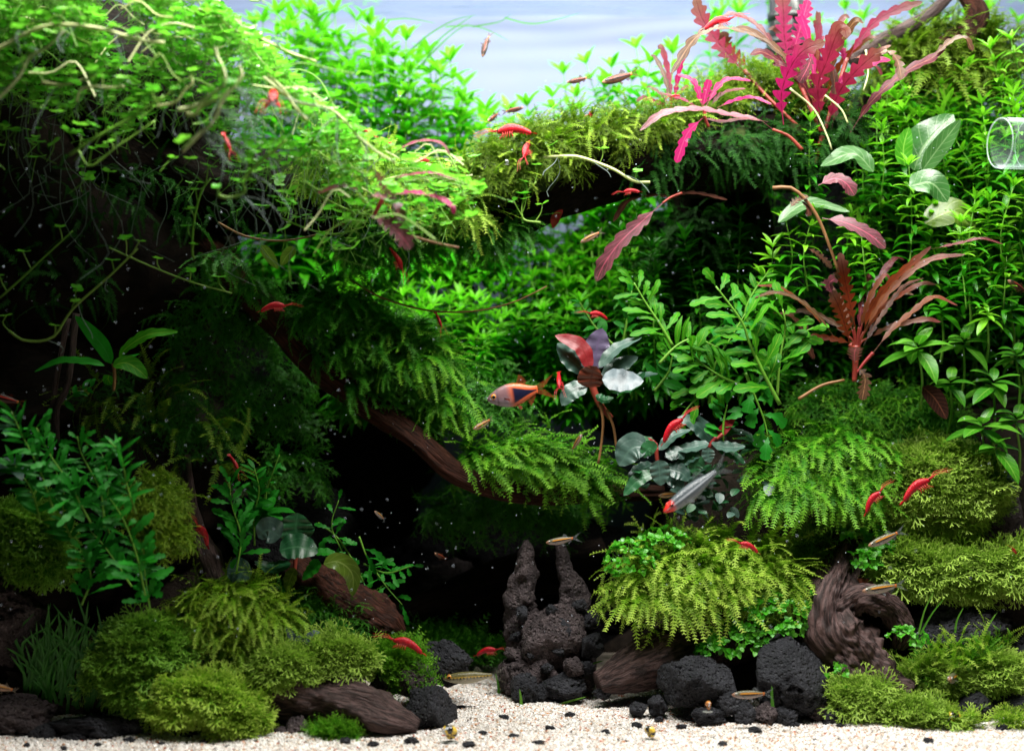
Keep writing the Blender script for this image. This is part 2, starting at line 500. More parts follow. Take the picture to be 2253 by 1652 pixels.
MT = {
    'stem_bg': leafmat('stem_leaf_bright', (0.030, 0.33, 0.006), (0.08, 0.46, 0.012), 0.5, 0.4, 0.2),
    'stem_bg_top': leafmat('stem_leaf_young', (0.11, 0.48, 0.012), (0.18, 0.56, 0.025), 0.5, 0.4, 0.2),
    'stem_r': leafmat('stem_leaf_mid', (0.025, 0.24, 0.006), (0.065, 0.34, 0.010), 0.42, 0.3, 0.4),
    'stem_r_top': leafmat('stem_leaf_fresh', (0.14, 0.46, 0.012), (0.22, 0.54, 0.03), 0.42, 0.3, 0.4),
    'stalk': leafmat('green_stalk', (0.10, 0.30, 0.02), (0.16, 0.36, 0.04), 0.2, 0.45),
    'penny': leafmat('pennywort_leaf', (0.07, 0.34, 0.02), (0.20, 0.52, 0.05), 0.45, 0.28, 0.6),
    'runner': leafmat('cream_runner', (0.58, 0.62, 0.26), (0.70, 0.72, 0.42), 0.25, 0.4, mott=0.1),
    'runner_g': leafmat('green_runner', (0.13, 0.30, 0.03), (0.24, 0.38, 0.07), 0.25, 0.4, mott=0.1),
    'root': leafmat('pale_root', (0.16, 0.21, 0.20), (0.24, 0.29, 0.28), 0.4, 0.4, mott=0.1),
    'moss_y': leafmat('olive_moss', (0.06, 0.17, 0.005), (0.15, 0.28, 0.008), 0.35, 0.5, 0.2, tip=(0.28, 0.42, 0.03)),
    'moss_g': leafmat('green_moss', (0.025, 0.19, 0.006), (0.08, 0.30, 0.010), 0.35, 0.5, 0.2, tip=(0.20, 0.46, 0.03)),
    'moss_l': leafmat('lime_moss', (0.12, 0.32, 0.008), (0.25, 0.45, 0.025), 0.4, 0.5, 0.2, tip=(0.42, 0.58, 0.08)),
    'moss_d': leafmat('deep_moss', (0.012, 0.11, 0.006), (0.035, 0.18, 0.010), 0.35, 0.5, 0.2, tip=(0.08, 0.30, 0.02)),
    'moss_k': leafmat('shade_painted_moss', (0.006, 0.050, 0.004), (0.018, 0.085, 0.006), 0.3, 0.6, 0.1),  # shade under overhanging leaves put into a near-black moss colour
    'moss_o': leafmat('dull_olive_moss', (0.035, 0.095, 0.004), (0.085, 0.15, 0.006), 0.35, 0.5, 0.15, tip=(0.16, 0.26, 0.02)),
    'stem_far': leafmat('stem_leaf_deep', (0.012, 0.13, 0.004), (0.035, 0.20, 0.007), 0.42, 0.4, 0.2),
    'ricc': leafmat('pale_liverwort', (0.14, 0.30, 0.025), (0.30, 0.42, 0.08), 0.35, 0.5, 0.2, tip=(0.38, 0.56, 0.09)),
    'ricc_o': leafmat('olive_liverwort', (0.045, 0.19, 0.008), (0.12, 0.30, 0.018), 0.35, 0.5, 0.2, tip=(0.22, 0.43, 0.05)),
    'core': plainmat('moss_mat', (0.012, 0.028, 0.006), (0.03, 0.045, 0.01), 0.9, 0.1, 18, 0.8, 60),
    'pink': leafmat('pink_leaf', (0.19, 0.010, 0.035), (0.28, 0.007, 0.080), 0.45, 0.35, 0.3, vein=(0.08, 0.004, 0.01), vk=11, mott=0.4, tip=(0.12, 0.05, 0.03), tip0=0.6),
    'hot': leafmat('magenta_leaf', (0.28, 0.005, 0.08), (0.36, 0.010, 0.11), 0.45, 0.35, 0.3, vein=(0.6, 0.08, 0.2), vk=11, mott=0.15),
    'mauve': leafmat('mauve_leaf', (0.095, 0.024, 0.034), (0.15, 0.042, 0.055), 0.3, 0.35, 0.4, vein=(0.45, 0.08, 0.14), vk=9, mott=0.45, tip=(0.07, 0.035, 0.03), tip0=0.7),
    'brown': leafmat('brown_leaf', (0.055, 0.026, 0.010), (0.09, 0.038, 0.016), 0.3, 0.4, 0.35, vein=(0.26, 0.13, 0.06), vk=9, mott=0.4),
    'dbrown': leafmat('dark_brown_leaf', (0.035, 0.012, 0.008), (0.06, 0.02, 0.012), 0.3, 0.4, 0.4, vein=(0.20, 0.07, 0.04), vk=9, mott=0.4),
    'rust': leafmat('rust_leaf', (0.14, 0.020, 0.005), (0.20, 0.040, 0.010), 0.4, 0.35, 0.3, vein=(0.06, 0.008, 0.004), vk=11, mott=0.4, tip=(0.16, 0.07, 0.05), tip0=0.65),
    'rpink': leafmat('rusty_pink_leaf', (0.085, 0.009, 0.020), (0.125, 0.018, 0.030), 0.4, 0.35, 0.3, vein=(0.34, 0.11, 0.08), vk=11, mott=0.25),
    'bronze': leafmat('bronze_leaf', (0.10, 0.030, 0.010), (0.17, 0.050, 0.016), 0.4, 0.38, 0.3, vein=(0.06, 0.012, 0.006), vk=11, mott=0.4, tip=(0.20, 0.05, 0.045), tip0=0.7),
    'rstalk': leafmat('red_stalk', (0.22, 0.02, 0.02), (0.28, 0.05, 0.03), 0.2, 0.4),
    'bstalk': leafmat('brown_stalk', (0.20, 0.10, 0.04), (0.26, 0.13, 0.05), 0.15, 0.45),
    'broad': leafmat('broad_pale_leaf', (0.030, 0.125, 0.022), (0.055, 0.155, 0.038), 0.35, 0.3, 0.5, vein=(0.18, 0.30, 0.13), vk=7, mott=0.25),
    'broadg': leafmat('broad_green_leaf', (0.035, 0.21, 0.008), (0.08, 0.28, 0.016), 0.35, 0.3, 0.5, vein=(0.20, 0.42, 0.06), vk=7, mott=0.25),
    'broady': leafmat('broad_yellowish_leaf', (0.10, 0.18, 0.015), (0.13, 0.22, 0.02), 0.4, 0.35, 0.5, vein=(0.26, 0.36, 0.08), vk=7, mott=0.35),
    'fern': leafmat('veined_green_leaf', (0.020, 0.19, 0.004), (0.050, 0.27, 0.007), 0.42, 0.48, 0.18, vein=(0.20, 0.40, 0.03), vk=5, mott=0.2),
    'deepg': leafmat('deep_green_leaf', (0.010, 0.18, 0.010), (0.022, 0.25, 0.014), 0.4, 0.45, 0.2, vein=(0.03, 0.22, 0.03), vk=6, mott=0.3),
    'buce': leafmat('slate_green_leaf', (0.024, 0.070, 0.052), (0.055, 0.105, 0.085), 0.15, 0.38, 0.5, vein=(0.06, 0.12, 0.09), vk=1, mott=0.45, sheen=0.15),
    'buceg': leafmat('dark_green_buce_leaf', (0.010, 0.075, 0.026), (0.025, 0.12, 0.04), 0.2, 0.38, 0.45, vein=(0.04, 0.15, 0.06), vk=1, mott=0.35, sheen=0.12),
    'bucep': leafmat('violet_grey_leaf', (0.08, 0.06, 0.12), (0.10, 0.08, 0.14), 0.2, 0.35, 0.6, vein=(0.10, 0.07, 0.14), vk=1, mott=0.3, sheen=0.4),
    'bucer': leafmat('crimson_leaf', (0.22, 0.010, 0.014), (0.26, 0.02, 0.018), 0.3, 0.4, 0.5, vein=(0.18, 0.01, 0.01), vk=1, mott=0.3),
    'buceb': leafmat('russet_leaf', (0.15, 0.03, 0.014), (0.17, 0.04, 0.02), 0.3, 0.4, 0.5, vein=(0.12, 0.03, 0.02), vk=1, mott=0.35),
    'buces': leafmat('silver_leaf', (0.07, 0.10, 0.115), (0.10, 0.14, 0.155), 0.1, 0.42, 0.4, mott=0.7, sheen=0.15),
    'tiny': leafmat('small_green_leaf', (0.05, 0.36, 0.012), (0.13, 0.48, 0.03), 0.4, 0.3, 0.5),
    'grass': leafmat('grass_blade', (0.08, 0.30, 0.02), (0.16, 0.38, 0.04), 0.35, 0.4),
    'hair': leafmat('dark_strand', (0.018, 0.16, 0.012), (0.05, 0.26, 0.02), 0.35, 0.45),
    'lava': rockmat('black_lava', (0.010, 0.011, 0.015), (0.026, 0.027, 0.034), (0.075, 0.078, 0.09)),
    'lavab': rockmat('brown_lava', (0.036, 0.026, 0.028), (0.085, 0.064, 0.066), (0.26, 0.21, 0.21)),
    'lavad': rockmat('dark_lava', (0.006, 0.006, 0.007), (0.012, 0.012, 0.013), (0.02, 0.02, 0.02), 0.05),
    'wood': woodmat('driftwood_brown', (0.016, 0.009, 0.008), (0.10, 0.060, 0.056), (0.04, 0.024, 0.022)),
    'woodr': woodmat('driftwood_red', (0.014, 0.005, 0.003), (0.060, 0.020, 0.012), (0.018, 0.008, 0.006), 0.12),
    'woodd': woodmat('driftwood_dark', (0.004, 0.003, 0.0025), (0.010, 0.0066, 0.005), (0.005, 0.0042, 0.0035), 0.03),  # below wet wood's own tone; the hollow's shade is in this colour
}

# ================================================================== SETTING
def grid(x0, x1, y0, y1, nx, ny, zf):
    xs, ys = np.linspace(x0, x1, nx), np.linspace(y0, y1, ny)
    X, Y = np.meshgrid(xs, ys)
    Z = zf(X, Y)
    V = np.stack([X, Y, Z], -1).reshape(-1, 3)
    i = np.arange(nx * ny).reshape(ny, nx)
    a, b, c, d = i[:-1, :-1].ravel(), i[:-1, 1:].ravel(), i[1:, 1:].ravel(), i[1:, :-1].ravel()
    F = np.concatenate([np.stack([a, b, c], 1), np.stack([a, c, d], 1)])
    U = np.stack([(X - x0) / (x1 - x0), (Y - y0) / (y1 - y0)], -1).reshape(-1, 2)
    return V, F, U


WATER = 5.08
BACK = 3.35
# frosted back panel
mb = MB()
V, F, U = grid(-6.0, 6.0, -0.5, 5.4, 2, 2, lambda X, Y: 0 * X)
V = np.stack([V[:, 0], np.full(len(V), BACK), V[:, 1]], 1)
mb.add(V, F, U)
pm = plainmat('frosted_panel', (0.165, 0.188, 0.300), (0.155, 0.183, 0.292), 0.6, 0.2, 1.5, 0.0)
tag(obj('back_wall', mb, pm), kind='structure')

# water surface: mirror-like where seen at a grazing angle, clear from straight below (Fresnel)
m, nt, out = newmat('water_surface')
lw = N(nt, 'ShaderNodeLayerWeight', i_Blend=0.5)
wv = noise_out(nt, 1.0, 2, 0.5)
mp = N(nt, 'ShaderNodeMapping')
nt.links.new(N(nt, 'ShaderNodeTexCoord').outputs['Object'], mp.inputs[0])
mp.inputs['Scale'].default_value = (0.7, 6.0, 1)
wv = noise_out(nt, 2.2, 3, 0.55, mp.outputs[0])
b = N(nt, 'ShaderNodeBump', i_Strength=0.6, i_Distance=0.05)
nt.links.new(wv, b.inputs['Height'])
g = N(nt, 'ShaderNodeBsdfGlossy', i_Roughness=0.02)
g.inputs[0].default_value = (0.9, 0.95, 0.97, 1)
nt.links.new(b.outputs[0], g.inputs['Normal'])
t = N(nt, 'ShaderNodeBsdfTransparent')
mx = N(nt, 'ShaderNodeMixShader')
nt.links.new(sstep(nt, lw.outputs['Facing'], 0.60, 0.72), mx.inputs[0])
nt.links.new(t.outputs[0], mx.inputs[1]); nt.links.new(g.outputs[0], mx.inputs[2])
nt.links.new(mx.outputs[0], out.inputs[0])
mb = MB()
mb.add(*grid(-6, 6, -1.5, BACK - 0.004, 160, 150, lambda X, Y: WATER + 0.0016 * np.sin(Y * 9 + X * 1.3 + 1.2 * np.sin(X * 1.9)) + 0.0012 * np.sin(Y * 17 - X * 2.1 + np.sin(X * 3.3))))
tag(obj('water_surface', mb, m), kind='structure')

# sand bed
def sandf(X, Y):
    return 0.06 * Y + 0.012 * np.sin(X * 3.1 + Y * 2.0) + 0.008 * np.sin(X * 7.3 - Y * 5.1)


mb = MB()
mb.add(*grid(-6, 6, -1.6, BACK, 90, 60, sandf))
SAND = plainmat('sand_bed', (0.52, 0.46, 0.40), (0.42, 0.35, 0.28), 0.8, 0.2, 30, 0.6, 90)
tag(obj('sand', mb, SAND), kind='structure')

# grains
def octa():
    V = np.array([(1, 0, 0), (-1, 0, 0), (0, 1, 0), (0, -1, 0), (0, 0, .8), (0, 0, -.8)], float)
    F = np.array([(0, 2, 4), (2, 1, 4), (1, 3, 4), (3, 0, 4), (2, 0, 5), (1, 2, 5), (3, 1, 5), (0, 3, 5)])
    return V, F, np.zeros((6, 2))


def rot_rand(n):
    q = nrm(rng.normal(size=(n, 4)))
    a, b_, c, d = q.T
    return np.stack([np.stack([1 - 2 * (c * c + d * d), 2 * (b_ * c - a * d), 2 * (b_ * d + a * c)], -1),
                     np.stack([2 * (b_ * c + a * d), 1 - 2 * (b_ * b_ + d * d), 2 * (c * d - a * b_)], -1),
                     np.stack([2 * (b_ * d - a * c), 2 * (c * d + a * b_), 1 - 2 * (b_ * b_ + c * c)], -1)], 1)


m, nt, out = newmat('sand_grain')
r = rand_out(nt)
cr = nt.nodes.new('ShaderNodeValToRGB')
nt.links.new(r, cr.inputs[0])
cr.color_ramp.interpolation = 'CONSTANT'
el = cr.color_ramp.elements
el[0].color = (0.67, 0.635, 0.60, 1)
el[1].position = 0.45; el[1].color = (0.61, 0.57, 0.52, 1)
for p_, c_ in ((0.68, (0.74, 0.73, 0.71)), (0.84, (0.55, 0.45, 0.36)), (0.92, (0.50, 0.27, 0.15)), (0.968, (0.36, 0.09, 0.04)), (0.988, (0.06, 0.05, 0.05))):
    e = el.new(p_); e.color = c4(c_)
p = N(nt, 'ShaderNodeBsdfPrincipled', i_Roughness=0.35)
nt.links.new(cr.outputs[0], p.inputs['Base Color'])
nt.links.new(p.outputs[0], out.inputs[0])
mb = MB()
n = 85000
gy = rng.uniform(-0.35, 2.6, n * 3)
gx = rng.uniform(-3.4, 3.4, n * 3)
keep = (gy < 0.75) | ((gy < 1.5) & (gx > -.8) & (gx < 1.6)) | ((gx > -0.75) & (gx < 0.55))
gx, gy = gx[keep][:n], gy[keep][:n]
sz = rng.uniform(0.007, 0.0145, len(gx))
M = rot_rand(len(gx)) * sz[:, None, None] * (1 + rng.uniform(-.3, .3, (len(gx), 1, 3)))
mb.addT(octa(), M, np.stack([gx, gy, sandf(gx, gy) + sz * 0.35], 1))
tag(obj('sand_grains', mb, m, smooth=False), 'coarse white and amber sand grains covering the tank floor', kind='stuff')

# dark soil banks rising behind the sand on both sides
def bankR(X, Y):
    s = np.clip((Y - 0.85) / 1.5, 0, 1)
    e = np.clip((X - 0.75) / 0.7, 0, 1)
    return 0.06 * Y - 0.12 + 2.05 * (s * s * (3 - 2 * s)) * e * e * (3 - 2 * e) + 0.04 * np.sin(5 * X + 3 * Y) * e


def bankL(X, Y):
    s = np.clip((Y - 0.45) / 1.8, 0, 1)
    e = np.clip((-0.85 - X) / 0.8, 0, 1)
    return 0.06 * Y - 0.12 + 1.35 * (s * s * (3 - 2 * s)) * e * e * (3 - 2 * e) + 0.04 * np.sin(5 * X + 3 * Y) * e


SOIL = plainmat('dark_soil', (0.018, 0.014, 0.011), (0.035, 0.026, 0.02), 0.9, 0.1, 14, 1.0, 50, dist=0.03)
mb = MB(); mb.add(*grid(0.6, 5.6, 0.4, BACK - 0.01, 70, 50, bankR)); mb.add(*grid(-5.6, -0.7, 0.2, BACK - 0.01, 70, 50, bankL))
mb.add(*grid(-0.75, 0.9, 2.35, BACK - 0.02, 20, 16, lambda X, Y: 0.1 + 0.62 * np.clip((Y - 2.35) / 0.5, 0, 1) + 0.05 * np.sin(9 * X)))
tag(obj('soil_terrain', mb, SOIL), kind='structure')

# ================================================================== ROCKS AND WOOD
_ico = {}


def ico(k):
    if k not in _ico:
        bm = bmesh.new()
        bmesh.ops.create_icosphere(bm, subdivisions=k, radius=1.0)
        V = np.array([v.co[:] for v in bm.verts])
        F = np.array([[v.index for v in f.verts] for f in bm.faces])
        bm.free()
        _ico[k] = (V, F)
    return _ico[k]


def rock_soup(c, r, seed, k=5, lump=0.35, pit=0.10, tilt=0.0, flat=0.0):
    """one craggy lava lump, centre c, radii r (world)"""
    V, F = ico(k)
    V = V.copy()
    out_ = np.empty(len(V))
    for i, v in enumerate(V):
        a = noise.fractal(Vector(v * 1.1 + seed), 0.9, 2.1, 4)
        w_ = noise.noise(Vector(v * 4.3 + seed * 2))
        q = noise.noise(Vector(v * 9.5 - seed))
        out_[i] = 1 + lump * a + pit * (abs(w_) - 0.35) * 1.4 - pit * max(0, q - 0.12) * 3.2 + pit * .5 * noise.noise(Vector(v * 19 + seed))
    V = V * out_[:, None]
    g_ = np.random.default_rng(int(abs(seed) * 100) + 5)
    for _ in range(9):   # broken faces
        q_ = nrm(g_.normal(size=3)); dd = g_.uniform(.62, .92)
        e_ = V @ q_ - dd
        V = V - np.clip(e_, 0, None)[:, None] * q_ * .85
    V = V * np.asarray(r)
    if tilt:
        ct, st = math.cos(tilt), math.sin(tilt)
        V = np.stack([V[:, 0] * ct - V[:, 2] * st, V[:, 1], V[:, 0] * st + V[:, 2] * ct], 1)
    return V + np.asarray(c), F


def rock(name, label, px, py, y, rx, ry, rz=None, mat='lava', k=5, lump=0.35, pit=0.10, tilt=0.0, group=None, cat='rock'):
    s = K(y)
    c = P(px, py, y)
    V, F = rock_soup(c, (rx * s, (rz or min(rx, ry) * 1.0) * s, ry * s), rng.uniform(-50, 50), k, lump, pit, tilt)
    mb = MB(); mb.add(V, F)
    me = mb.mesh(name, MT[mat], True, c)
    o = bpy.data.objects.new(name, me); o.location = tuple(c); COL.objects.link(o)
    return tag(o, label, cat, group)


def wood_soup(pts, seed, n=70, k=40, rough=0.16, grain=0.07, twist=0.6, freq=7):
    C4 = spline(ppath(pts), n)
    C, R = C4[:, :3], C4[:, 3]
    V, F, U = tube(C, R, k)
    nb = n * k
    th = np.arange(k) / k * 2 * math.pi
    for i in range(n):
        for j in range(k):
            q = i * k + j
            a = th[j] + twist * i / n * 3
            ca, sa = math.cos(a), math.sin(a)
            l = i / n * len(pts)
            f = 1 + rough * noise.noise(Vector((ca * 1.3 + seed, sa * 1.3, l * 1.2))) * 1.6 \
                + grain * noise.noise(Vector((ca * freq + seed, sa * freq, l * .45))) \
                + grain * 0.7 * noise.noise(Vector((ca * freq * 2.6, sa * freq * 2.6 + seed, l * .9)))
            V[q] = C[i] + (V[q] - C[i]) * f
    U[:, 1] *= np.linalg.norm(np.diff(C, axis=0), axis=1).sum() * 2
    return V, F, U


def wood(name, label, pts, mat='wood', seed=0.0, cat='driftwood', **kw):
    V, F, U = wood_soup(pts, seed, **kw)
    c = V.mean(0)
    mb = MB(); mb.add(V, F, U)
    me = mb.mesh(name, MT[mat], True, c)
    o = bpy.data.objects.new(name, me); o.location = tuple(c); COL.objects.link(o)
    return tag(o, label, cat)


# big wood
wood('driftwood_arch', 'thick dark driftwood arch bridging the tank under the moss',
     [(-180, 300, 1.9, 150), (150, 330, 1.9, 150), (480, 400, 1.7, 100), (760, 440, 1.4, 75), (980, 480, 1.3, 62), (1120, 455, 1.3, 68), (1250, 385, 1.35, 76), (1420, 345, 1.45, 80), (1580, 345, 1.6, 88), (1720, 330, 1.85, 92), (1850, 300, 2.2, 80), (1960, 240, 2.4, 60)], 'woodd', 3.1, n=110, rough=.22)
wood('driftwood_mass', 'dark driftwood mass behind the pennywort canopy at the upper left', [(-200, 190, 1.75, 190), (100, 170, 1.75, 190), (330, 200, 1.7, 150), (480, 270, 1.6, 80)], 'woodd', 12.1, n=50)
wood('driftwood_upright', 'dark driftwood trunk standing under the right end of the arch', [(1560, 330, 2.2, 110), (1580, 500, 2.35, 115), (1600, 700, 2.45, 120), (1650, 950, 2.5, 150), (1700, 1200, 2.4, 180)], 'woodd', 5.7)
wood('driftwood_backing', 'massive dark root wood added to block the back panel at the left', [(180, 1500, 2.5, 420), (160, 1150, 2.5, 400), (150, 800, 2.5, 380), (100, 560, 2.45, 360), (-60, 400, 2.4, 330)], 'woodd', 8.3, n=60, k=48, rough=.25)  # bulk added as dark backing, blocks the bright panel
wood('driftwood_diagonal_limb', 'reddish driftwood limb slanting down from the left shadow to the cave mouth', [(400, 470, 1.9, 36), (500, 590, 1.6, 34), (580, 680, 1.45, 32), (680, 790, 1.45, 28), (800, 880, 1.4, 30), (910, 960, 1.22, 25), (1010, 1042, 1.24, 23), (1150, 1085, 1.5, 24), (1330, 1085, 1.65, 20), (1460, 1085, 1.7, 16)], 'woodr', 1.9, n=110, grain=.14, rough=.2)
wood('driftwood_branch', 'brown upper branch rising through the olive moss behind the pink plant', [(1870, 135, 1.9, 16), (1950, 85, 1.9, 15), (2040, 35, 1.9, 14), (2100, -20, 1.9, 12)], 'wood', 2.2, n=40, k=14)
wood('driftwood_elbow', 'crooked dark branch reaching the water surface at the upper right', [(2080, 110, 1.9, 26), (2150, 40, 1.9, 24), (2120, -20, 1.9, 20)], 'woodr', 6.6, n=30, k=14)
wood('driftwood_stump', 'twisted purple brown driftwood stump with a dark hollow by the black lava rocks', [(1870, 1190, 1.3, 30), (1850, 1265, 1.1, 40), (1832, 1330, .95, 52), (1838, 1390, .9, 60), (1880, 1440, .86, 64), (1930, 1490, .8, 54), (1985, 1540, .75, 40)], 'wood', 4.4, n=120, k=72, grain=.26, rough=.30, freq=7, twist=.5)
wood('driftwood_knot', 'curled driftwood knot arching over the hollow of the twisted stump', [(1845, 1350, .92, 30), (1895, 1316, .88, 30), (1955, 1335, .88, 26), (1985, 1385, .9, 22), (1975, 1425, .92, 12)], 'wood', 9.4, n=80, k=56, grain=.28, rough=.30, freq=7, twist=.5)
wood('driftwood_log', 'grainy brown log lying on the sand under bright green moss', [(1315, 1505, .95, 26), (1380, 1478, 1.0, 46), (1470, 1440, 1.1, 62), (1580, 1400, 1.25, 70), (1700, 1370, 1.4, 60)], 'wood', 7.2, n=80, k=48, grain=.12, rough=.1, freq=10)
wood('driftwood_slab', 'dark purple driftwood piece lying on the sand in front of the left moss', [(535, 1470, .62, 26), (580, 1510, .56, 44), (680, 1535, .5, 52), (780, 1550, .46, 52), (860, 1580, .42, 40), (920, 1600, .40, 20)], 'wood', 3.6, n=80, k=44, grain=.14, rough=.24)
wood('driftwood_wedge', 'broken brown driftwood end sloping down beside the cave', [(640, 1240, 1.0, 30), (720, 1300, .95, 52), (800, 1345, .9, 46), (860, 1380, .88, 34), (886, 1396, .87, 14)], 'woodr', 5.1, n=60, k=40, grain=.16)
wood('driftwood_twig', 'thin pale brown driftwood stick rising behind the left red shrimp', [(480, 1290, .95, 30), (455, 1220, .95, 28), (430, 1150, .95, 16), (418, 1060, .95, 8), (412, 1000, .95, 6)], 'wood', 6.1, n=40, k=18)
wood('driftwood_sunken_log', 'almost black sunken log lying at the back of the cave', [(880, 1370, 1.9, 36), (1000, 1320, 1.95, 44), (1120, 1270, 2.0, 46), (1330, 1250, 2.1, 60)], 'woodd', 6.9)
for lb, pts in (('left of the pair of thin brown twigs in the moss at left', [(150, 700, .9, 7), (125, 830, .9, 6), (112, 940, .9, 7), (118, 990, .9, 4)]), ('right of the pair of thin brown twigs in the moss at left', [(168, 690, .95, 8), (150, 840, .9, 7), (125, 900, .88, 7), (128, 975, .88, 4)])):
    wood('twig', lb, pts, 'wood', 1.3, cat='twig', n=24, k=10)

# rocks
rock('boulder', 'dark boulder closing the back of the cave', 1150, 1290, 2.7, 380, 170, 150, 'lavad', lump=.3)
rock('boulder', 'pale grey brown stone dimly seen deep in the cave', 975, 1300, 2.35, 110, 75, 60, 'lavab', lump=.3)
rock('boulder', 'added tall dark backing boulder far behind the diagonal limb', 640, 880, 2.85, 300, 410, 60, 'lavad', lump=.3)  # added to darken the gap where the bright panel showed through
rock('boulder', 'added dark backing boulder at the back between thicket and trunk', 1420, 690, 3.0, 210, 310, 50, 'lavad', lump=.2)  # added backing, keeps the pale panel out of the dark gap
rock('boulder', 'added wide dark backing boulder behind the right hand thicket', 1960, 830, 3.0, 560, 600, 50, 'lavad', lump=.2)  # added backing so the right thicket stands against dark
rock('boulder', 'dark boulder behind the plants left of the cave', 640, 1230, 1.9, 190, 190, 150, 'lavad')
rock('lava_rock', 'large brown black lava rock at the left edge under pale moss', 15, 1360, .62, 92, 105, 90, 'lavab', lump=.3)
rock('lava_rock', 'low dark rock in the lower left corner', 20, 1575, .42, 120, 55, 60, 'lavab')
rock('lava_rock', 'flat black rock half buried left of the mossy rock', 215, 1600, .36, 110, 26, 50, 'lava')
rock('lava_rock', 'black rock under the bright moss cushion on the left', 435, 1580, .42, 100, 52, 70, 'lavad', lump=.25)
rock('lava_rock', 'broad black lava rock right of the log, seen behind small pebbles', 1535, 1500, .72, 88, 62, 70, 'lava')
rock('lava_rock', 'biggest upright block of pitted black lava in front of the twisted stump', 1735, 1495, .72, 100, 92, 80, 'lava', lump=.22, pit=.13)
rock('lava_rock', 'long grey lava ledge under the pale moss at the right', 2110, 1395, 1.05, 140, 66, 60, 'lava', tilt=-.1)
rock('lava_rock', 'pitted dark lava rock at the right edge under the ledge', 2235, 1465, 1.1, 85, 90, 80, 'lava')
rock('lava_rock', 'dark purple lava rock hanging at the right edge above pale moss', 2180, 1160, 1.75, 105, 100, 70, 'lavab')
rock('lava_rock', 'dark lava rock under the round pale moss mound', 2050, 1185, 1.7, 130, 80, 80, 'lavad')
small = [
    (985, 1455, .95, 60, 50, 'black lava lump on top of the small rock pile left of the sand path'),
    (905, 1500, .72, 52, 44, 'black lava lump behind the tip of the purple driftwood'),
    (945, 1565, .55, 62, 62, 'largest black lava lump at the foot of the rock pile beside the sand path'),
    (850, 1500, .75, 45, 38, 'brownish lava lump touching the purple driftwood'),
    (655, 1600, .36, 28, 26, 'purple brown stone under the middle of the purple driftwood'),
    (615, 1612, .34, 26, 16, 'flat dark stone left of the purple brown stone'),
    (1405, 1558, .68, 23, 20, 'left of two black stones alone on the sand'),
    (1447, 1550, .70, 24, 26, 'right of two black stones alone on the sand'),
    (1327, 1525, .92, 22, 14, 'small black stone under the end of the grainy log'),
    (1240, 1510, 1.05, 55, 34, 'dark stone at the right foot of the horned rock'),
    (1555, 1575, .56, 42, 24, 'flat black stone under the amber snail'),
    (1598, 1545, .62, 36, 32, 'round black stone left of the hovering slim fish'),
    (1640, 1570, .58, 32, 30, 'black stone under the hovering slim fish'),
    (1690, 1570, .57, 32, 26, 'purple stone in front of the big black block'),
    (1728, 1575, .55, 30, 24, 'dark stone at the right end of the pebble row'),
    (1808, 1560, .62, 32, 26, 'purple black stone right of the big black block'),
    (1845, 1575, .58, 38, 36, 'craggy black stone left of the front moss patch'),
    (2050, 1555, .72, 42, 34, 'black stone behind the yellow striped snail'),
    (2150, 1555, .7, 46, 38, 'black stone right of the yellow striped snail'),
    (1990, 1520, .85, 34, 28, 'round black stone between two pale moss patches'),
    (2235, 1560, .68, 40, 34, 'black stone at the right edge on the sand'),
    (2205, 1530, .8, 40, 30, 'grey stone below the right edge moss'),
    (85, 1615, .30, 42, 22, 'dark stone on the sand in the lower left corner'),
    (300, 1600, .34, 46, 24, 'dark stone left of the bright moss cushion'),
    (170, 1622, .28, 36, 14, 'low dark stone in front of the flat black rock'),
    (400, 1625, .26, 34, 14, 'low dark stone in front of the bright moss cushion'),
]
for (px, py, y, rx, ry, lb) in small:
    rock('lava_stone', lb, px, py, y, rx, ry, None, 'lavab' if 'brown' in lb or 'purple' in lb else 'lava', 4, .35, .12, cat='stone')

# horned rock
hc = P(1210, 1540, 1.3)
hr = thing('horned_rock', 'rugged brown lava rock with two tall spires standing on the sand', 'rock', hc)
mb = MB()
for (px, py, y, rx, ry, sd) in ((1210, 1425, 1.35, 100, 105, 4), (1170, 1490, 1.22, 72, 66, 7), (1262, 1450, 1.3, 60, 90, 12), (1150, 1380, 1.4, 42, 60, 17), (1262, 1370, 1.4, 48, 46, 3)):
    s = K(y)
    mb.add(*rock_soup(P(px, py, y), (rx * s, min(rx, ry) * s, ry * s), sd * 3.3, 5, .22, .08))
obj('body', mb, MT['lavab'], hr)
for seq in ([(1150, 1385, 1.4, 36), (1142, 1330, 1.4, 32), (1150, 1285, 1.4, 29), (1156, 1240, 1.4, 22), (1159, 1208, 1.4, 13), (1157, 1188, 1.4, 5)],
            [(1262, 1380, 1.4, 42), (1262, 1325, 1.4, 34), (1256, 1290, 1.4, 26), (1243, 1255, 1.4, 16), (1238, 1222, 1.4, 14), (1230, 1192, 1.4, 8)]):
    mb = MB()
    V, F, U = wood_soup(seq, seq[0][0] * .1, n=44, k=30, rough=.26, grain=.20, freq=4)
    mb.add(V, F, U)
    obj('spire', mb, MT['lavab'], hr)
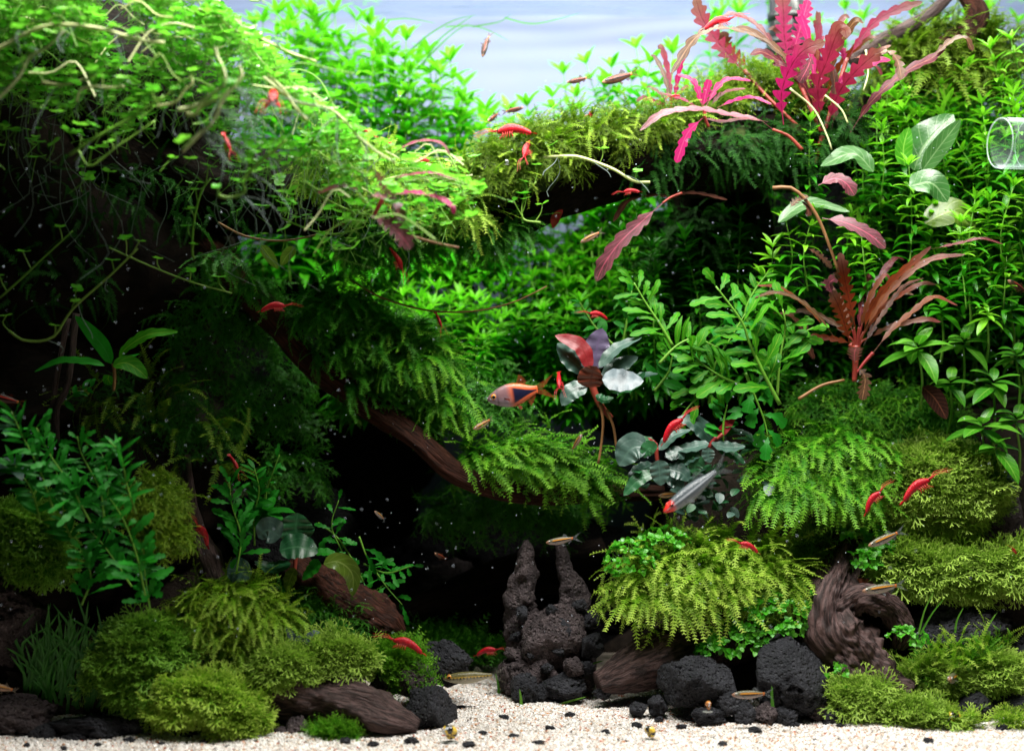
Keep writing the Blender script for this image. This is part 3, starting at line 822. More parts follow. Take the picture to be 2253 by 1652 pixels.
for (px, py, y, r_) in ((1240, 1385, 1.12, 26), (1228, 1432, 1.08, 18), (1262, 1468, 1.02, 24), (1300, 1420, 1.1, 30), (1155, 1545 - 30, .98, 36), (1138, 1475, 1.1, 26), (1190, 1525, 1.0, 22), (1235, 1500, 1.04, 20), (1130, 1440, 1.15, 20), (1300, 1365, 1.25, 26), (1180, 1400, 1.1, 16), (1205, 1470, 1.02, 14), (1290, 1470, 1.08, 20), (1135, 1400, 1.2, 15), (1275, 1330, 1.2, 18), (1150, 1350, 1.2, 16), (1215, 1345, 1.15, 15), (1250, 1520, 1.05, 22), (1168, 1440, 1.06, 13)):
    s = K(y); mb = MB()
    mb.add(*rock_soup(P(px, py, y + .03), (r_ * s, r_ * s, r_ * s * rng.uniform(.8, 1.25)), rng.uniform(-40, 40), 4, .35, .12))
    obj('knob', mb, MT['lava' if rng.random() < .7 else 'lavab'], hr)

# loose black gravel on the sand: each piece one thing
gsp = [(1257, 1540), (1255, 1578), (1212, 1610), (1188, 1642), (1238, 1645), (1330, 1618), (1062, 1615), (1130, 1622), (822, 1640), (760, 1632), (285, 1632), (355, 1640), (450, 1636), (60, 1640), (140, 1648), (215, 1640), (2083, 1605), (2206, 1605), (1957, 1620), (2040, 1600), (2043, 1636), (2115, 1648), (1850, 1602), (1590, 1640), (1500, 1600), (1400, 1600), (1660, 1610), (1745, 1598), (1450, 1585), (1110, 1585), (1015, 1560), (985, 1590), (1030, 1640), (905, 1635), (560, 1640), (500, 1648)]
gbase = None
for i, (px, py) in enumerate(gsp):
    y = sand_y(py); s = K(y); r_ = rng.uniform(7, 15)
    c = P(px, py, y)
    V, F = rock_soup((0, 0, 0), (r_ * s * rng.uniform(1, 1.5), r_ * s, r_ * s * .75), rng.uniform(-50, 50), 3, .4, .1)
    mb = MB(); mb.add(V, F)
    me = mb.mesh('gravel_piece', MT['lava'], False)
    o = bpy.data.objects.new('gravel_piece', me); o.location = (c[0], c[1], c[2] + r_ * s * .35); COL.objects.link(o)
    tag(o, 'small loose black gravel piece lying on the white sand', 'pebble', 'loose black gravel on the sand')

# dark filter pipe behind the pink plant
pc = P(1730, 60, 2.6)
fp = thing('filter_pipe', 'black vertical filter pipe behind the pink plant', 'pipe', pc)
mb = MB(); mb.add(*tube([P(1730, 190, 2.6), P(1730, -60, 2.6)], 38 * K(2.6), 24)); obj('tube', mb, plainmat('black_plastic', (0.012, 0.012, 0.014), None, .35, .5, 5, 0), fp)
for py in (40, 95):
    mb = MB(); mb.add(*tube([P(1730, py + 8, 2.6), P(1730, py - 8, 2.6)], 42 * K(2.6), 24)); obj('ring', mb, bpy.data.materials['black_plastic'], fp)

# glass outflow pipe at the right edge
m, nt, out = newmat('clear_glass')
lw = N(nt, 'ShaderNodeLayerWeight', i_Blend=0.5)
g0 = N(nt, 'ShaderNodeBsdfGlossy', i_Roughness=0.08)
g1 = N(nt, 'ShaderNodeBsdfDiffuse'); g1.inputs[0].default_value = (0.75, 0.85, 0.85, 1)  # pale diffuse painted in for bright reflections along the tube edges
g = N(nt, 'ShaderNodeMixShader', i_0=0.45)
nt.links.new(g0.outputs[0], g.inputs[1]); nt.links.new(g1.outputs[0], g.inputs[2])
t = N(nt, 'ShaderNodeBsdfTransparent'); t.inputs[0].default_value = (0.93, 0.98, 0.96, 1)
mx = N(nt, 'ShaderNodeMixShader')
nt.links.new(mth(nt, 'MAXIMUM', mth(nt, 'MULTIPLY', sstep(nt, lw.outputs['Facing'], 0.4, 1.0), 0.65), 0.07), mx.inputs[0])
nt.links.new(t.outputs[0], mx.inputs[1]); nt.links.new(g.outputs[0], mx.inputs[2])
nt.links.new(mx.outputs[0], out.inputs[0])
GLASS = m
gy_ = 0.55; s = K(gy_); A = P(2200, 315, gy_); ax = nrm(np.array([1, 0.22, 0]))
gl = thing('glass_pipe', 'clear glass outflow pipe with a round open rim at the right edge', 'pipe', A)


def lathe(prof, A, ax, k=40):
    a = nrm(np.cross(ax, [0, 0, 1])); b_ = np.cross(ax, a)
    th = np.linspace(0, 2 * math.pi, k, endpoint=False)
    V = np.array([A + ax * d + r_ * (math.cos(q) * a + math.sin(q) * b_) for d, r_ in prof for q in th])
    F = []
    for i in range(len(prof) - 1):
        for j in range(k):
            p0, p1 = i * k + j, i * k + (j + 1) % k
            F += [(p0, p1, p1 + k), (p0, p1 + k, p0 + k)]
    return V, np.array(F), np.zeros((len(V), 2))


r0 = 56 * s
mb = MB(); mb.add(*lathe([(0.02, r0 * .93), (1.3, r0 * .93), (1.3, r0), (0.02, r0)], A, ax)); obj('tube', mb, GLASS, gl)
rimm = plainmat('glass_rim', (0.75, 0.85, 0.85), (0.65, 0.78, 0.78), .08, .9, 3, 0, trans=.3, alpha=.22)
th = np.linspace(0, 2 * math.pi, 48)
for d, rr, w_ in ((0.0, .97, 1.7), (0.19, .93, 1.0)):
    a = nrm(np.cross(ax, [0, 0, 1])); b_ = np.cross(ax, a)
    C = np.array([A + ax * d + r0 * rr * (math.cos(q) * a + math.sin(q) * b_) for q in th])
    mb = MB(); mb.add(*tube(C, w_ * s, 8, False)); obj('rim', mb, rimm, gl)

# ================================================================== MOSS
def frondT(nl=18, curve=0.5, ll=0.13, seed=0, taper=True, wl=0.05):
    """simple feathery frond along +Y, leaflets in the XY plane, tip bending to -Z"""
    r = np.random.default_rng(seed)
    n = 6
    v = np.linspace(0, 1, n + 1)
    th = 0.25 - curve * v * 1.6
    C = np.stack([0.06 * np.sin(v * 3 + seed), np.r_[0, np.cumsum(np.cos(th))[:-1]] / n, np.r_[0, np.cumsum(np.sin(th))[:-1]] / n], 1)
    mb = MB()
    h = 0.009 * (1.2 - v)
    S = np.tile([1., 0, 0], (n + 1, 1))
    T = nrm(np.gradient(C, axis=0)); Nn = np.cross(S, T)
    mb.add(*strip_leaf(C, h + .004, S, Nn, 1, .9))
    for i in range(nl):
        t = (i + .6) / nl
        c = np.array([np.interp(t, v, C[:, k]) for k in range(3)])
        d = np.array([np.interp(t, v, T[:, k]) for k in range(3)])
        L = ll * (1.1 - (0.65 * t if taper else 0.2 * t)) * r.uniform(.8, 1.2)
        for sd in (-1, 1):
            q = nrm(np.array([sd * 1.0, 0, 0]) + d * r.uniform(.45, .8) + np.array([0, 0, r.uniform(-.3, .35)]))
            pw = wl * L / ll * .5
            e = d * pw
            mb.add([c - e, c + q * L * .55 + d * pw * .9, c + q * L, c + e + q * L * .1], [(0, 2, 1), (0, 1, 3)], [(0, t * .7), (0, t), (0, min(1, t + .25)), (0, t)])
    return np.concatenate(mb.V), np.concatenate(mb.F), np.concatenate(mb.U)


def branchT(seed=0, nb=7, curve=.6):
    """frond with side fronds"""
    r = np.random.default_rng(seed + 50)
    mb = MB()
    mb.add(*frondT(15, curve, .09, seed))
    n = 6; v = np.linspace(0, 1, n + 1); th = 0.25 - curve * v * 1.6
    C = np.stack([0.06 * np.sin(v * 3 + seed), np.r_[0, np.cumsum(np.cos(th))[:-1]] / n, np.r_[0, np.cumsum(np.sin(th))[:-1]] / n], 1)
    T = nrm(np.gradient(C, axis=0))
    f1 = [frondT(8, r.uniform(.3, .9), .2, seed + 1 + k, True, .08) for k in range(2)]
    for i in range(nb):
        t = .12 + .75 * i / nb
        c = np.array([np.interp(t, v, C[:, k]) for k in range(3)]); d = np.array([np.interp(t, v, T[:, k]) for k in range(3)])
        sd = 1 if i % 2 else -1
        q = nrm(np.array([sd * .9, 0, r.uniform(-.35, .3)]) + d * .7)
        M = basis(q[None], np.array([0, 0, 1.]))[0] * r.uniform(.30, .46) * (1.1 - .55 * t)
        V, F, U = f1[i % 2]
        mb.add(V @ M.T + c, F, np.clip(U + [0, t * .3], 0, 1))
    return np.concatenate(mb.V), np.concatenate(mb.F), np.concatenate(mb.U)


def riccT(seed=0, depth=4):
    """flat forked liverwort thallus along +Y"""
    r = np.random.default_rng(seed + 90)
    mb = MB()

    def rec(p, a, L, w_, k, z):
        q = p + np.array([math.sin(a), math.cos(a), z]) * L
        sd = np.array([math.cos(a), -math.sin(a), 0]) * w_
        mb.add([p - sd, p + sd, q + sd * .85, q - sd * .85], [(0, 1, 2), (0, 2, 3)], [(0, 1 - (k + 1) / (depth + 1))] * 2 + [(0, 1 - k / (depth + 1))] * 2)
        if k:
            for s_ in (-1, 1):
                rec(q, a + s_ * r.uniform(.32, .62), L * r.uniform(.66, .86), w_ * .82, k - 1, z + r.uniform(-.3, .25))
    rec(np.zeros(3), 0, .34, .045, depth, 0.0)
    return np.concatenate(mb.V), np.concatenate(mb.F), np.concatenate(mb.U)


def tuftT(seed=0):
    """tiny bushy moss tuft: several short fronds fanning out"""
    r = np.random.default_rng(seed + 7)
    mb = MB()
    for i in range(5):
        V, F, U = frondT(7, r.uniform(.2, .8), .2, seed * 7 + i, True, .09)
        q = nrm(np.array([r.uniform(-.9, .9), 1, r.uniform(-.5, .5)]))
        M = basis(q[None], nrm(r.normal(size=3)))[0] * r.uniform(.6, 1)
        mb.add(V @ M.T, F, U)
    return np.concatenate(mb.V), np.concatenate(mb.F), np.concatenate(mb.U)


TPL = {
    'frond': [frondT(18, c, .12, i) for i, c in enumerate((.25, .5, .75, 1.0))],
    'branch': [branchT(i, 7, c) for i, c in enumerate((.3, .6, .9))],
    'ricc': [riccT(i, 4) for i in range(4)],
    'tuft': [tuftT(i) for i in range(3)],
}


def blob_samples(blobs, n, low=-0.35):
    """random points with outward normals on a union of px ellipsoids (px,py,y,rx,ry,rz)"""
    A = []
    for b_ in blobs:
        A.append(b_[3] * b_[4])
    A = np.array(A, float) / sum(A)
    Ps, Ns = [], []
    cs = [P(*b_[:3]) for b_ in blobs]
    rs = [np.array([b_[3], b_[5] if len(b_) > 5 else min(b_[3], b_[4]), b_[4]]) * K(b_[2]) for b_ in blobs]
    while len(Ps) < n:
        k = rng.choice(len(blobs), p=A)
        d = nrm(rng.normal(size=3))
        if d[2] < low or d[1] > .45: continue
        p = cs[k] + d * rs[k]
        ok = True
        for j in range(len(blobs)):
            if j != k and (((p - cs[j]) / rs[j]) ** 2).sum() < .8:
                ok = False; break
        if not ok: continue
        Ps.append(p); Ns.append(nrm(d / rs[k]))
    return np.array(Ps), np.array(Ns)


def moss(name, label, blobs, n, size, mat='moss_g', kind='frond', droop=.6, out_=.7, rnd=.55, bias=(0, 0, 0), front=24, cat='moss', low=-.35, core=True, lift=0.0, fsize=1.2, fkind=None, fmat=None):
    """mound of moss: dark core, mass of fronds, and the most prominent fronds one by one. size in px"""
    blobs = [tuple(b_[:3]) + tuple(v * .86 for v in b_[3:]) for b_ in blobs]
    b0 = max(blobs, key=lambda b_: b_[1] + b_[4])
    root = thing(name, label, cat, P(b0[0], b0[1] + b0[4], b0[2]))
    if core:
        mb = MB()
        for b_ in blobs:
            s = K(b_[2])
            rz = b_[5] if len(b_) > 5 else min(b_[3], b_[4])
            V, F = rock_soup(P(*b_[:3]), (b_[3] * s * .93, rz * s * .93, b_[4] * s * .93), rng.uniform(-50, 50), 4, .18, .05)
            mb.add(V, F)
        obj('moss_cushion', mb, MT['core'], root)
    n = int(n * .85)
    p, nn = blob_samples(blobs, n, low)
    s = K(b0[2]) * size * 1.25
    d = nrm(nn * out_ + rng.normal(size=p.shape) * rnd + np.array([0, -.15, -droop]) + np.asarray(bias))
    M = basis(d, nrm(nn + np.array([0, -.2, .6]) + rng.normal(size=p.shape) * .35))
    sc_ = s * rng.uniform(.6, 1.25, n)
    mb = MB()
    T = TPL[kind]
    for k in range(len(T)):
        q = np.arange(n) % len(T) == k
        mb.addT(T[k], M[q] * sc_[q, None, None], p[q] + nn[q] * (lift * s - .02))
    obj('frond_mass' if kind != 'ricc' else 'thallus_mass', mb, MT[mat], root, kind='stuff')
    if front:
        T = TPL[fkind or kind]; mat = fmat or mat; kind = fkind or kind
        p, nn = blob_samples(blobs, front, max(low, -.1))
        d = nrm(nn * out_ + rng.normal(size=p.shape) * rnd * .7 + np.array([0, -.35, -droop]) + np.asarray(bias))
        M = basis(d, nrm(nn + np.array([0, -.3, .7])))
        o0 = np.array(root.location)
        mes = []
        for k in range(len(T)):
            key = f'{kind}{k}{mat}'
            if key not in bpy.data.meshes:
                mm = MB(); mm.add(*T[k]); me = mm.mesh(key, MT[mat]); me.name = key
            mes.append(bpy.data.meshes[key])
        for i in range(front):
            S = s * rng.uniform(.9, 1.25) * fsize
            mt = np.eye(4); mt[:3, :3] = M[i] * S; mt[:3, 3] = p[i] - o0 + nn[i] * .01
            put('frond' if kind != 'ricc' else 'thallus', mes[i % len(mes)], Matrix(mt.tolist()), root)
    return root


# arch and logs
moss('log_moss', 'olive yellow moss blanket on the middle of the driftwood arch',
     [(1010, 430, 1.05, 80, 60), (1090, 395, 1.05, 80, 75), (1180, 360, 1.1, 95, 85), (1290, 315, 1.2, 90, 62), (1400, 290, 1.3, 80, 46), (1480, 275, 1.4, 60, 36)], 1500, 48, 'moss_o', 'branch', .45, .8, .75, front=200, fkind='frond', fmat='moss_y', fsize=1.2)
moss('log_moss', 'yellow green feathery moss hanging from the lower left of the arch',
     [(760, 380, .95, 90, 62), (860, 420, .95, 80, 60), (950, 450, .98, 80, 50), (1000, 475, 1.0, 60, 40)], 420, 56, 'moss_l', 'branch', .7, .8, .6, (.25, 0, 0), front=200, fkind='frond', fsize=1.3)
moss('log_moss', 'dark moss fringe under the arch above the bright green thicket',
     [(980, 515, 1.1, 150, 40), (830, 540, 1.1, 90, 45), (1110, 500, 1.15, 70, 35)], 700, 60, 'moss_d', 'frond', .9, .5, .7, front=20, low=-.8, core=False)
moss('log_moss', 'olive moss pad behind the small pink plant at the top right', [(1650, 190, 1.75, 80, 45), (1760, 215, 1.75, 90, 50), (1560, 235, 1.6, 70, 40)], 900, 44, 'moss_y', 'branch', .5, .8, .7, front=16)
moss('log_moss', 'big olive moss bush under the water surface at the upper right', [(2070, 120, 2.15, 90, 56), (2030, 170, 2.05, 90, 50), (2110, 175, 2.1, 90, 56), (1995, 120, 2.2, 50, 40), (2180, 140, 2.2, 60, 50)], 600, 80, 'moss_o', 'branch', .5, .8, .55, front=120, fkind='frond', fsize=1.2)
moss('limb_moss', 'deep green moss draped over the middle of the diagonal limb',
     [(740, 690, 1.4, 90, 60), (830, 760, 1.42, 100, 60), (900, 830, 1.44, 70, 70), (950, 900, 1.46, 45, 50), (860, 730, 1.6, 90, 30)], 900, 58, 'moss_d', 'branch', .75, .7, .6, (.2, 0, 0), front=120, fkind='frond', fsize=1.3)
moss('limb_moss', 'brighter moss tips trailing down along the diagonal limb', [(930, 800, 1.32, 60, 60), (985, 900, 1.34, 35, 60), (870, 730, 1.4, 80, 28)], 60, 60, 'moss_g', 'branch', .8, .7, .5, (.3, 0, 0), front=110, core=False, fkind='frond', fsize=1.2)
moss('limb_moss', 'bright green weeping moss fanning right from the end of the limb',
     [(1060, 1010, 1.45, 50, 28), (1150, 1005, 1.5, 80, 28), (1240, 1035, 1.52, 60, 24), (1310, 1065, 1.55, 40, 14)], 260, 70, 'moss_g', 'branch', .5, .6, .5, (.6, -.1, 0), front=170, fkind='frond', fsize=1.2)
moss('limb_moss', 'sparse fern like moss fronds on the dark wood at the left',
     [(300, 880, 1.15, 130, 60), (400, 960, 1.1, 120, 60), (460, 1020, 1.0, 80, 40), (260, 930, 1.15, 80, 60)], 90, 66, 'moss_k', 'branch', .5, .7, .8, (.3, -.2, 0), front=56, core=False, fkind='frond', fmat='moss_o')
moss('cave_moss', 'dark moss hanging at the back of the cave', [(1120, 1120, 1.9, 180, 60), (1020, 880, 1.7, 120, 70)], 500, 70, 'moss_d', 'branch', .8, .7, .6, front=10, core=False)
moss('log_moss', 'shade coloured dark moss curtain hanging over the shaded right arm of the arch',
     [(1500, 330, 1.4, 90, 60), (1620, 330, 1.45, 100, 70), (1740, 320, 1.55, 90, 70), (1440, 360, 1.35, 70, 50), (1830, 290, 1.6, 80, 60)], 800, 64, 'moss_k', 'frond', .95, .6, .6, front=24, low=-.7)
moss('trunk_moss', 'shade coloured dark moss on the shadowed upright wood under the arch', [(1560, 520, 2.1, 110, 90), (1580, 680, 2.15, 120, 110), (1480, 610, 2.1, 60, 90)], 700, 64, 'moss_k', 'frond', .9, .6, .7, front=10, low=-.5, core=False)
moss('root_cover_moss', 'added dark moss film dimming the big root wood behind the diagonal limb', [(520, 720, 1.75, 110, 150), (600, 900, 1.75, 90, 130), (470, 900, 1.7, 110, 150), (450, 740, 1.75, 80, 90), (640, 1060, 1.6, 80, 80)], 800, 56, 'moss_d', 'branch', .8, .6, .7, front=20, low=-.5, core=False)  # moss added to cover and dim the root wood
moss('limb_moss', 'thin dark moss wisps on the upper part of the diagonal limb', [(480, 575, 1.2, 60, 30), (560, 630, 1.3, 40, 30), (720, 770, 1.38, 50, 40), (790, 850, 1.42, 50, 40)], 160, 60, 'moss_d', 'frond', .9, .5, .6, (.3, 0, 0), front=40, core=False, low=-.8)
moss('root_cover_moss', 'shade coloured dark moss and rootlets hanging from the wood under the pennywort canopy', [(60, 420, 1.45, 170, 130), (300, 440, 1.4, 140, 100), (470, 450, 1.35, 90, 70), (120, 620, 1.4, 160, 120)], 320, 60, 'moss_k', 'frond', .95, .5, .7, front=16, low=-.7, core=False)  # added over the smooth wood, its colour carries the canopy's shade
# right side mounds
moss('weeping_moss', 'long green weeping moss spilling over the ledge right of the grey leaved plants',
     [(1780, 1010, 1.25, 110, 50), (1850, 1000, 1.3, 100, 60), (1760, 1080, 1.15, 90, 50), (1860, 1080, 1.2, 70, 60), (1930, 1030, 1.3, 60, 50)], 420, 70, 'moss_g', 'branch', .85, .6, .5, (-.2, -.1, 0), front=240, fkind='frond', fsize=1.2)
moss('moss_mound', 'dense deep green moss mound below the rusty plant', [(1860, 910, 1.6, 120, 50), (1980, 930, 1.6, 110, 60), (2040, 960, 1.55, 80, 50), (1900, 960, 1.5, 110, 50)], 1100, 46, 'moss_d', 'branch', .5, .8, .7, front=160, fkind='branch', fmat='moss_g', fsize=1.0)
moss('liverwort_mound', 'large round pale green liverwort mound under two red shrimps', [(2040, 1070, 1.35, 120, 90), (2110, 1080, 1.35, 90, 80), (1990, 1110, 1.35, 70, 65), (2060, 1140, 1.32, 100, 40)], 2400, 38, 'ricc', 'ricc', .3, .9, .6, front=60)
moss('liverwort_mound', 'pale liverwort cushion above the curled stump knot', [(1990, 1255, 1.15, 70, 50), (2060, 1265, 1.15, 80, 55), (1960, 1230, 1.2, 50, 40)], 1100, 38, 'ricc', 'ricc', .35, .9, .55, front=40)
moss('liverwort_mound', 'pale liverwort cushion at the right edge above the grey ledge', [(2190, 1260, 1.15, 75, 52), (2255, 1265, 1.15, 60, 55), (2140, 1290, 1.15, 50, 35)], 1000, 38, 'ricc', 'ricc', .35, .9, .55, front=36)
moss('liverwort_mound', 'olive liverwort patch left of the clover leaved plant above the stump', [(1815, 1220, 1.35, 50, 40), (1785, 1250, 1.33, 32, 24), (1845, 1195, 1.4, 42, 28)], 520, 38, 'ricc_o', 'ricc', .4, .9, .6, front=24)
moss('yellow_moss', 'large yellow green fern like moss bush on the grainy log',
     [(1510, 1255, 1.15, 120, 50), (1620, 1240, 1.2, 110, 46), (1455, 1305, 1.1, 84, 46), (1560, 1300, 1.1, 110, 50), (1660, 1285, 1.15, 90, 54)], 520, 80, 'moss_l', 'branch', .55, .75, .5, (-.1, -.15, 0), front=280, fkind='frond', fsize=1.1)
moss('yellow_moss', 'tangle of upright moss shoots right of the stump on the sand', [(2040, 1480, .85, 50, 18), (2110, 1470, .85, 70, 20), (2150, 1430, .9, 40, 20)], 60, 55, 'moss_g', 'branch', -.6, .6, .6, front=60, core=False, fkind='frond', fmat='moss_l')
for lb, bl, n_ in (('left of two pale liverwort tufts on the front sand at right', [(1895, 1545, .62, 55, 34), (1860, 1530, .66, 32, 24)], 520),
                   ('right of two pale liverwort tufts on the front sand beside the yellow striped snail', [(2000, 1580, .55, 55, 28), (2050, 1590, .54, 36, 24), (1955, 1572, .57, 34, 22)], 560),
                   ('pale liverwort tuft under the small head on fish', [(2050, 1495, .85, 60, 34)], 380),
                   ('pale liverwort tuft by the right edge of the sand', [(2200, 1490, .85, 48, 40)], 380)):
    moss('liverwort_tuft', lb, bl, n_, 34, 'ricc', 'ricc', .3, .9, .6, front=20)
# left side mounds
moss('liverwort_mound', 'olive liverwort cushion on the big rock at the left edge', [(50, 1180, .62, 95, 60), (90, 1240, .58, 60, 45), (0, 1200, .65, 70, 70)], 1200, 38, 'ricc_o', 'ricc', .35, .9, .6, front=30)
moss('moss_mound', 'blurred yellow olive moss mound in the left middle', [(345, 1115, .62, 56, 64), (360, 1185, .6, 50, 44)], 700, 44, 'moss_y', 'branch', .6, .8, .6, front=20)
moss('liverwort_mound', 'large olive liverwort mound in the left foreground', [(320, 1440, .55, 92, 70), (340, 1520, .5, 80, 60), (270, 1480, .55, 55, 60)], 1700, 38, 'ricc_o', 'ricc', .35, .9, .6, front=50)
moss('weeping_moss', 'yellow green weeping moss mound behind the purple driftwood', [(500, 1330, .78, 100, 60), (570, 1370, .74, 80, 60), (460, 1390, .74, 90, 60), (560, 1420, .7, 70, 50)], 700, 56, 'moss_y', 'branch', .75, .75, .55, front=230, fmat='moss_l', fkind='frond', fsize=1.1)
moss('moss_mound', 'dark green moss mound under the hanging green leaves by the cave', [(690, 1340, .95, 100, 48), (760, 1370, .9, 60, 44)], 900, 44, 'moss_d', 'branch', .5, .8, .6, front=24)
moss('liverwort_mound', 'bright green liverwort cushion on the black rock at front left', [(440, 1540, .34, 90, 44), (520, 1580, .32, 52, 44), (390, 1560, .36, 50, 34)], 1300, 38, 'moss_l', 'ricc', .4, .9, .6, front=40)
moss('liverwort_tuft', 'pale liverwort tuft on the left end of the purple driftwood', [(630, 1475, .5, 60, 30)], 700, 36, 'ricc', 'ricc', .4, .9, .6, front=24)
moss('liverwort_tuft', 'pale liverwort tuft on the middle of the purple driftwood', [(745, 1450, .62, 64, 34)], 650, 36, 'ricc', 'ricc', .4, .9, .6, front=24)
moss('moss_mound', 'green moss mound under the red shrimp beside the cave', [(870, 1455, .8, 60, 46), (900, 1490, .76, 36, 36)], 700, 40, 'moss_g', 'tuft', .4, .9, .6, front=16)
moss('moss_tuft', 'small dark moss tuft on the sand under the purple driftwood', [(735, 1612, .3, 50, 20)], 260, 34, 'moss_g', 'tuft', .3, .9, .6, front=8)
moss('moss_tuft', 'thin green moss film on the sand at the right edge', [(2235, 1590, .5, 40, 8), (2110, 1590, .5, 34, 10)], 240, 30, 'moss_l', 'ricc', .1, .9, .7, front=8, core=False)
moss('cave_moss', 'low dark moss on the ground at the back of the sand path', [(1010, 1425, 1.75, 90, 20), (950, 1410, 1.8, 60, 24)], 380, 44, 'moss_d', 'tuft', .2, .9, .6, front=8)

# ================================================================== LEAFY PLANTS
def M4(R, t):
    m_ = np.eye(4); m_[:3, :3] = R; m_[:3, 3] = t
    return Matrix(m_.tolist())


_lm = {}


def leafmesh(key, mat, **kw):
    k = (key, mat)
    if k not in _lm:
        mb = MB(); mb.add(*leafT(**kw)); _lm[k] = mb.mesh(key, MT[mat])
    return _lm[k]


STEMLEAF = [dict(L=1, W=.24, prof='lance', n=5, m=1, bend=b_, up=.15, fold=f_) for b_, f_ in ((.5, .35), (.95, .3), (1.4, .25))]
STEMT = [leafT(**k) for k in STEMLEAF]


def stem_plant(name, label, base, top, nodes, L, per=3, mats=('stem_bg', 'stem_bg_top'), group=None, parts=False, lean=.06, cat='plant', y_top=None, wid=1.0):
    """base (px,py,y), top (px,py,y); L leaf length px"""
    B, T = P(*base), P(*top)
    mid = (B + T) / 2 + np.array([rng.normal() * lean, rng.normal() * lean, 0])
    C = spline([B, mid, T], 16)
    root = thing(name, label, cat, B, group)
    s = K(top[2])
    mb = MB(); mb.add(*tube(C, np.linspace(2.4, 1.2, 16) * s, 5)); obj('stem', mb, MT['stalk'], root)
    t = 1 - (1 - np.linspace(0.06, 1, nodes)) ** 0.9
    Rs, ts, ks, ms = [], [], [], []
    ax = nrm(np.gradient(C, axis=0))
    a0 = rng.uniform(0, 6.28)
    for i, tt in enumerate(t):
        c = np.array([np.interp(tt, np.linspace(0, 1, 16), C[:, k]) for k in range(3)])
        d = np.array([np.interp(tt, np.linspace(0, 1, 16), ax[:, k]) for k in range(3)])
        e1 = nrm(np.cross(d, [.3, 1, .1])); e2 = np.cross(d, e1)
        frac = i / (nodes - 1)
        last = i >= nodes - 2
        n_ = per + (2 if last else 0)
        for j in range(n_):
            a = a0 + i * 2.0 + j * 2 * math.pi / n_ + rng.normal() * .25
            el = (-.1 + .5 * frac + rng.normal() * .15) if not last else (.30 + .45 * (i == nodes - 1) + rng.normal() * .12)
            dirv = (math.cos(a) * e1 + math.sin(a) * e2) * math.cos(el) + d * math.sin(el)
            l = L * s * (.95 - .25 * frac if not last else .7) * rng.uniform(.8, 1.15)
            R = basis(dirv[None], d)[0] * l
            R[:, 0] *= wid
            Rs.append(R); ts.append(c); ks.append(0 if last else int(rng.integers(0, 3))); ms.append(1 if frac > (.55 if mats[0] == 'stem_r' else .8) else 0)
    Rs, ts, ks, ms = np.array(Rs), np.array(ts), np.array(ks), np.array(ms)
    if parts:
        for i in range(len(ts)):
            me = leafmesh('leaf%d' % ks[i], mats[ms[i]], **STEMLEAF[ks[i]])
            put('leaf', me, M4(Rs[i], ts[i] - B), root)
    else:
        mb = MB()
        for k in range(3):
            for m_ in (0, 1):
                q = (ks == k) & (ms == m_)
                if q.any(): mb.addT(STEMT[k], Rs[q], ts[q], m_)
        obj('foliage', mb, [MT[mats[0]], MT[mats[1]]], root, kind='stuff')
    return root


# background thicket left of the pale panel
def topline(x):
    return float(np.interp(x, [540, 580, 640, 720, 800, 860, 920, 980, 1040, 1100], [60, 40, 20, 30, 40, 60, 100, 120, 190, 260]))


for i in range(60):
    x = 560 + (i * 0.618 % 1) * 540
    tp = topline(x) + (rng.uniform(0, 25) if i < 14 else rng.uniform(20, 170))
    y = rng.uniform(2.3, 2.9)
    stem_plant('stem_plant', 'soft bright green stem plant rising behind the arch left of the pale back panel', (x + rng.uniform(-30, 30), 620, y), (x, tp, y), 17, 74, 4, wid=1.2, group='bright stem plants behind the arch at left')
for (x, tp) in ((1215, 215), (1240, 165), (1290, 142), (1330, 195), (1345, 150), (1400, 108), (1430, 140), (1480, 120), (1390, 180), (1450, 190), (1270, 215), (1160, 235), (1120, 250), (1510, 170), (1360, 215)):
    y = rng.uniform(2.2, 2.8)
    stem_plant('stem_plant', 'soft green stem plant standing behind the arch right of the pale back panel', (x + rng.uniform(-20, 20), 480, y), (x, tp, y), 14, 66, 4, group='stem plants behind the arch at right', wid=1.3)
for i in range(150):
    x = 740 + (i * 0.618 % 1) * 680
    tp = (500 if x < 1130 else 440) + rng.uniform(0, 250)
    y = 2.75 - (tp - 500) / 300 * 1.0 + rng.uniform(-.1, .1)
    stem_plant('thicket_plant', 'bright green leafy plant in the thicket seen through the arch', (x, 900 + rng.uniform(-20, 40), y), (x + rng.uniform(-25, 25), tp, y - .08), 15, 52, 5, group='thicket of green plants seen under the arch', mats=('stem_bg', 'stem_bg_top'))
for i in range(22):
    x = 1130 + (i * 0.618 % 1) * 300; tp = rng.uniform(430, 540); y = rng.uniform(2.45, 2.8)
    stem_plant('thicket_plant', 'bright green leafy plant in the thicket seen through the arch', (x, 880, y), (x + rng.uniform(-25, 25), tp, y - .08), 15, 52, 5, group='thicket of green plants seen under the arch', mats=('stem_bg', 'stem_bg_top'))
for i in range(16):
    x = 1390 + (i * 0.618 % 1) * 330; tp = rng.uniform(455, 640); y = rng.uniform(1.75, 2.05)
    stem_plant('thicket_plant', 'dim green leafy plant in the shade below the right arm of the arch', (x, 880, y), (x + rng.uniform(-25, 25), tp, y - .08), 20, 56, 5, group='dim plants in the shade of the arch', mats=('stem_far', 'stem_far'))
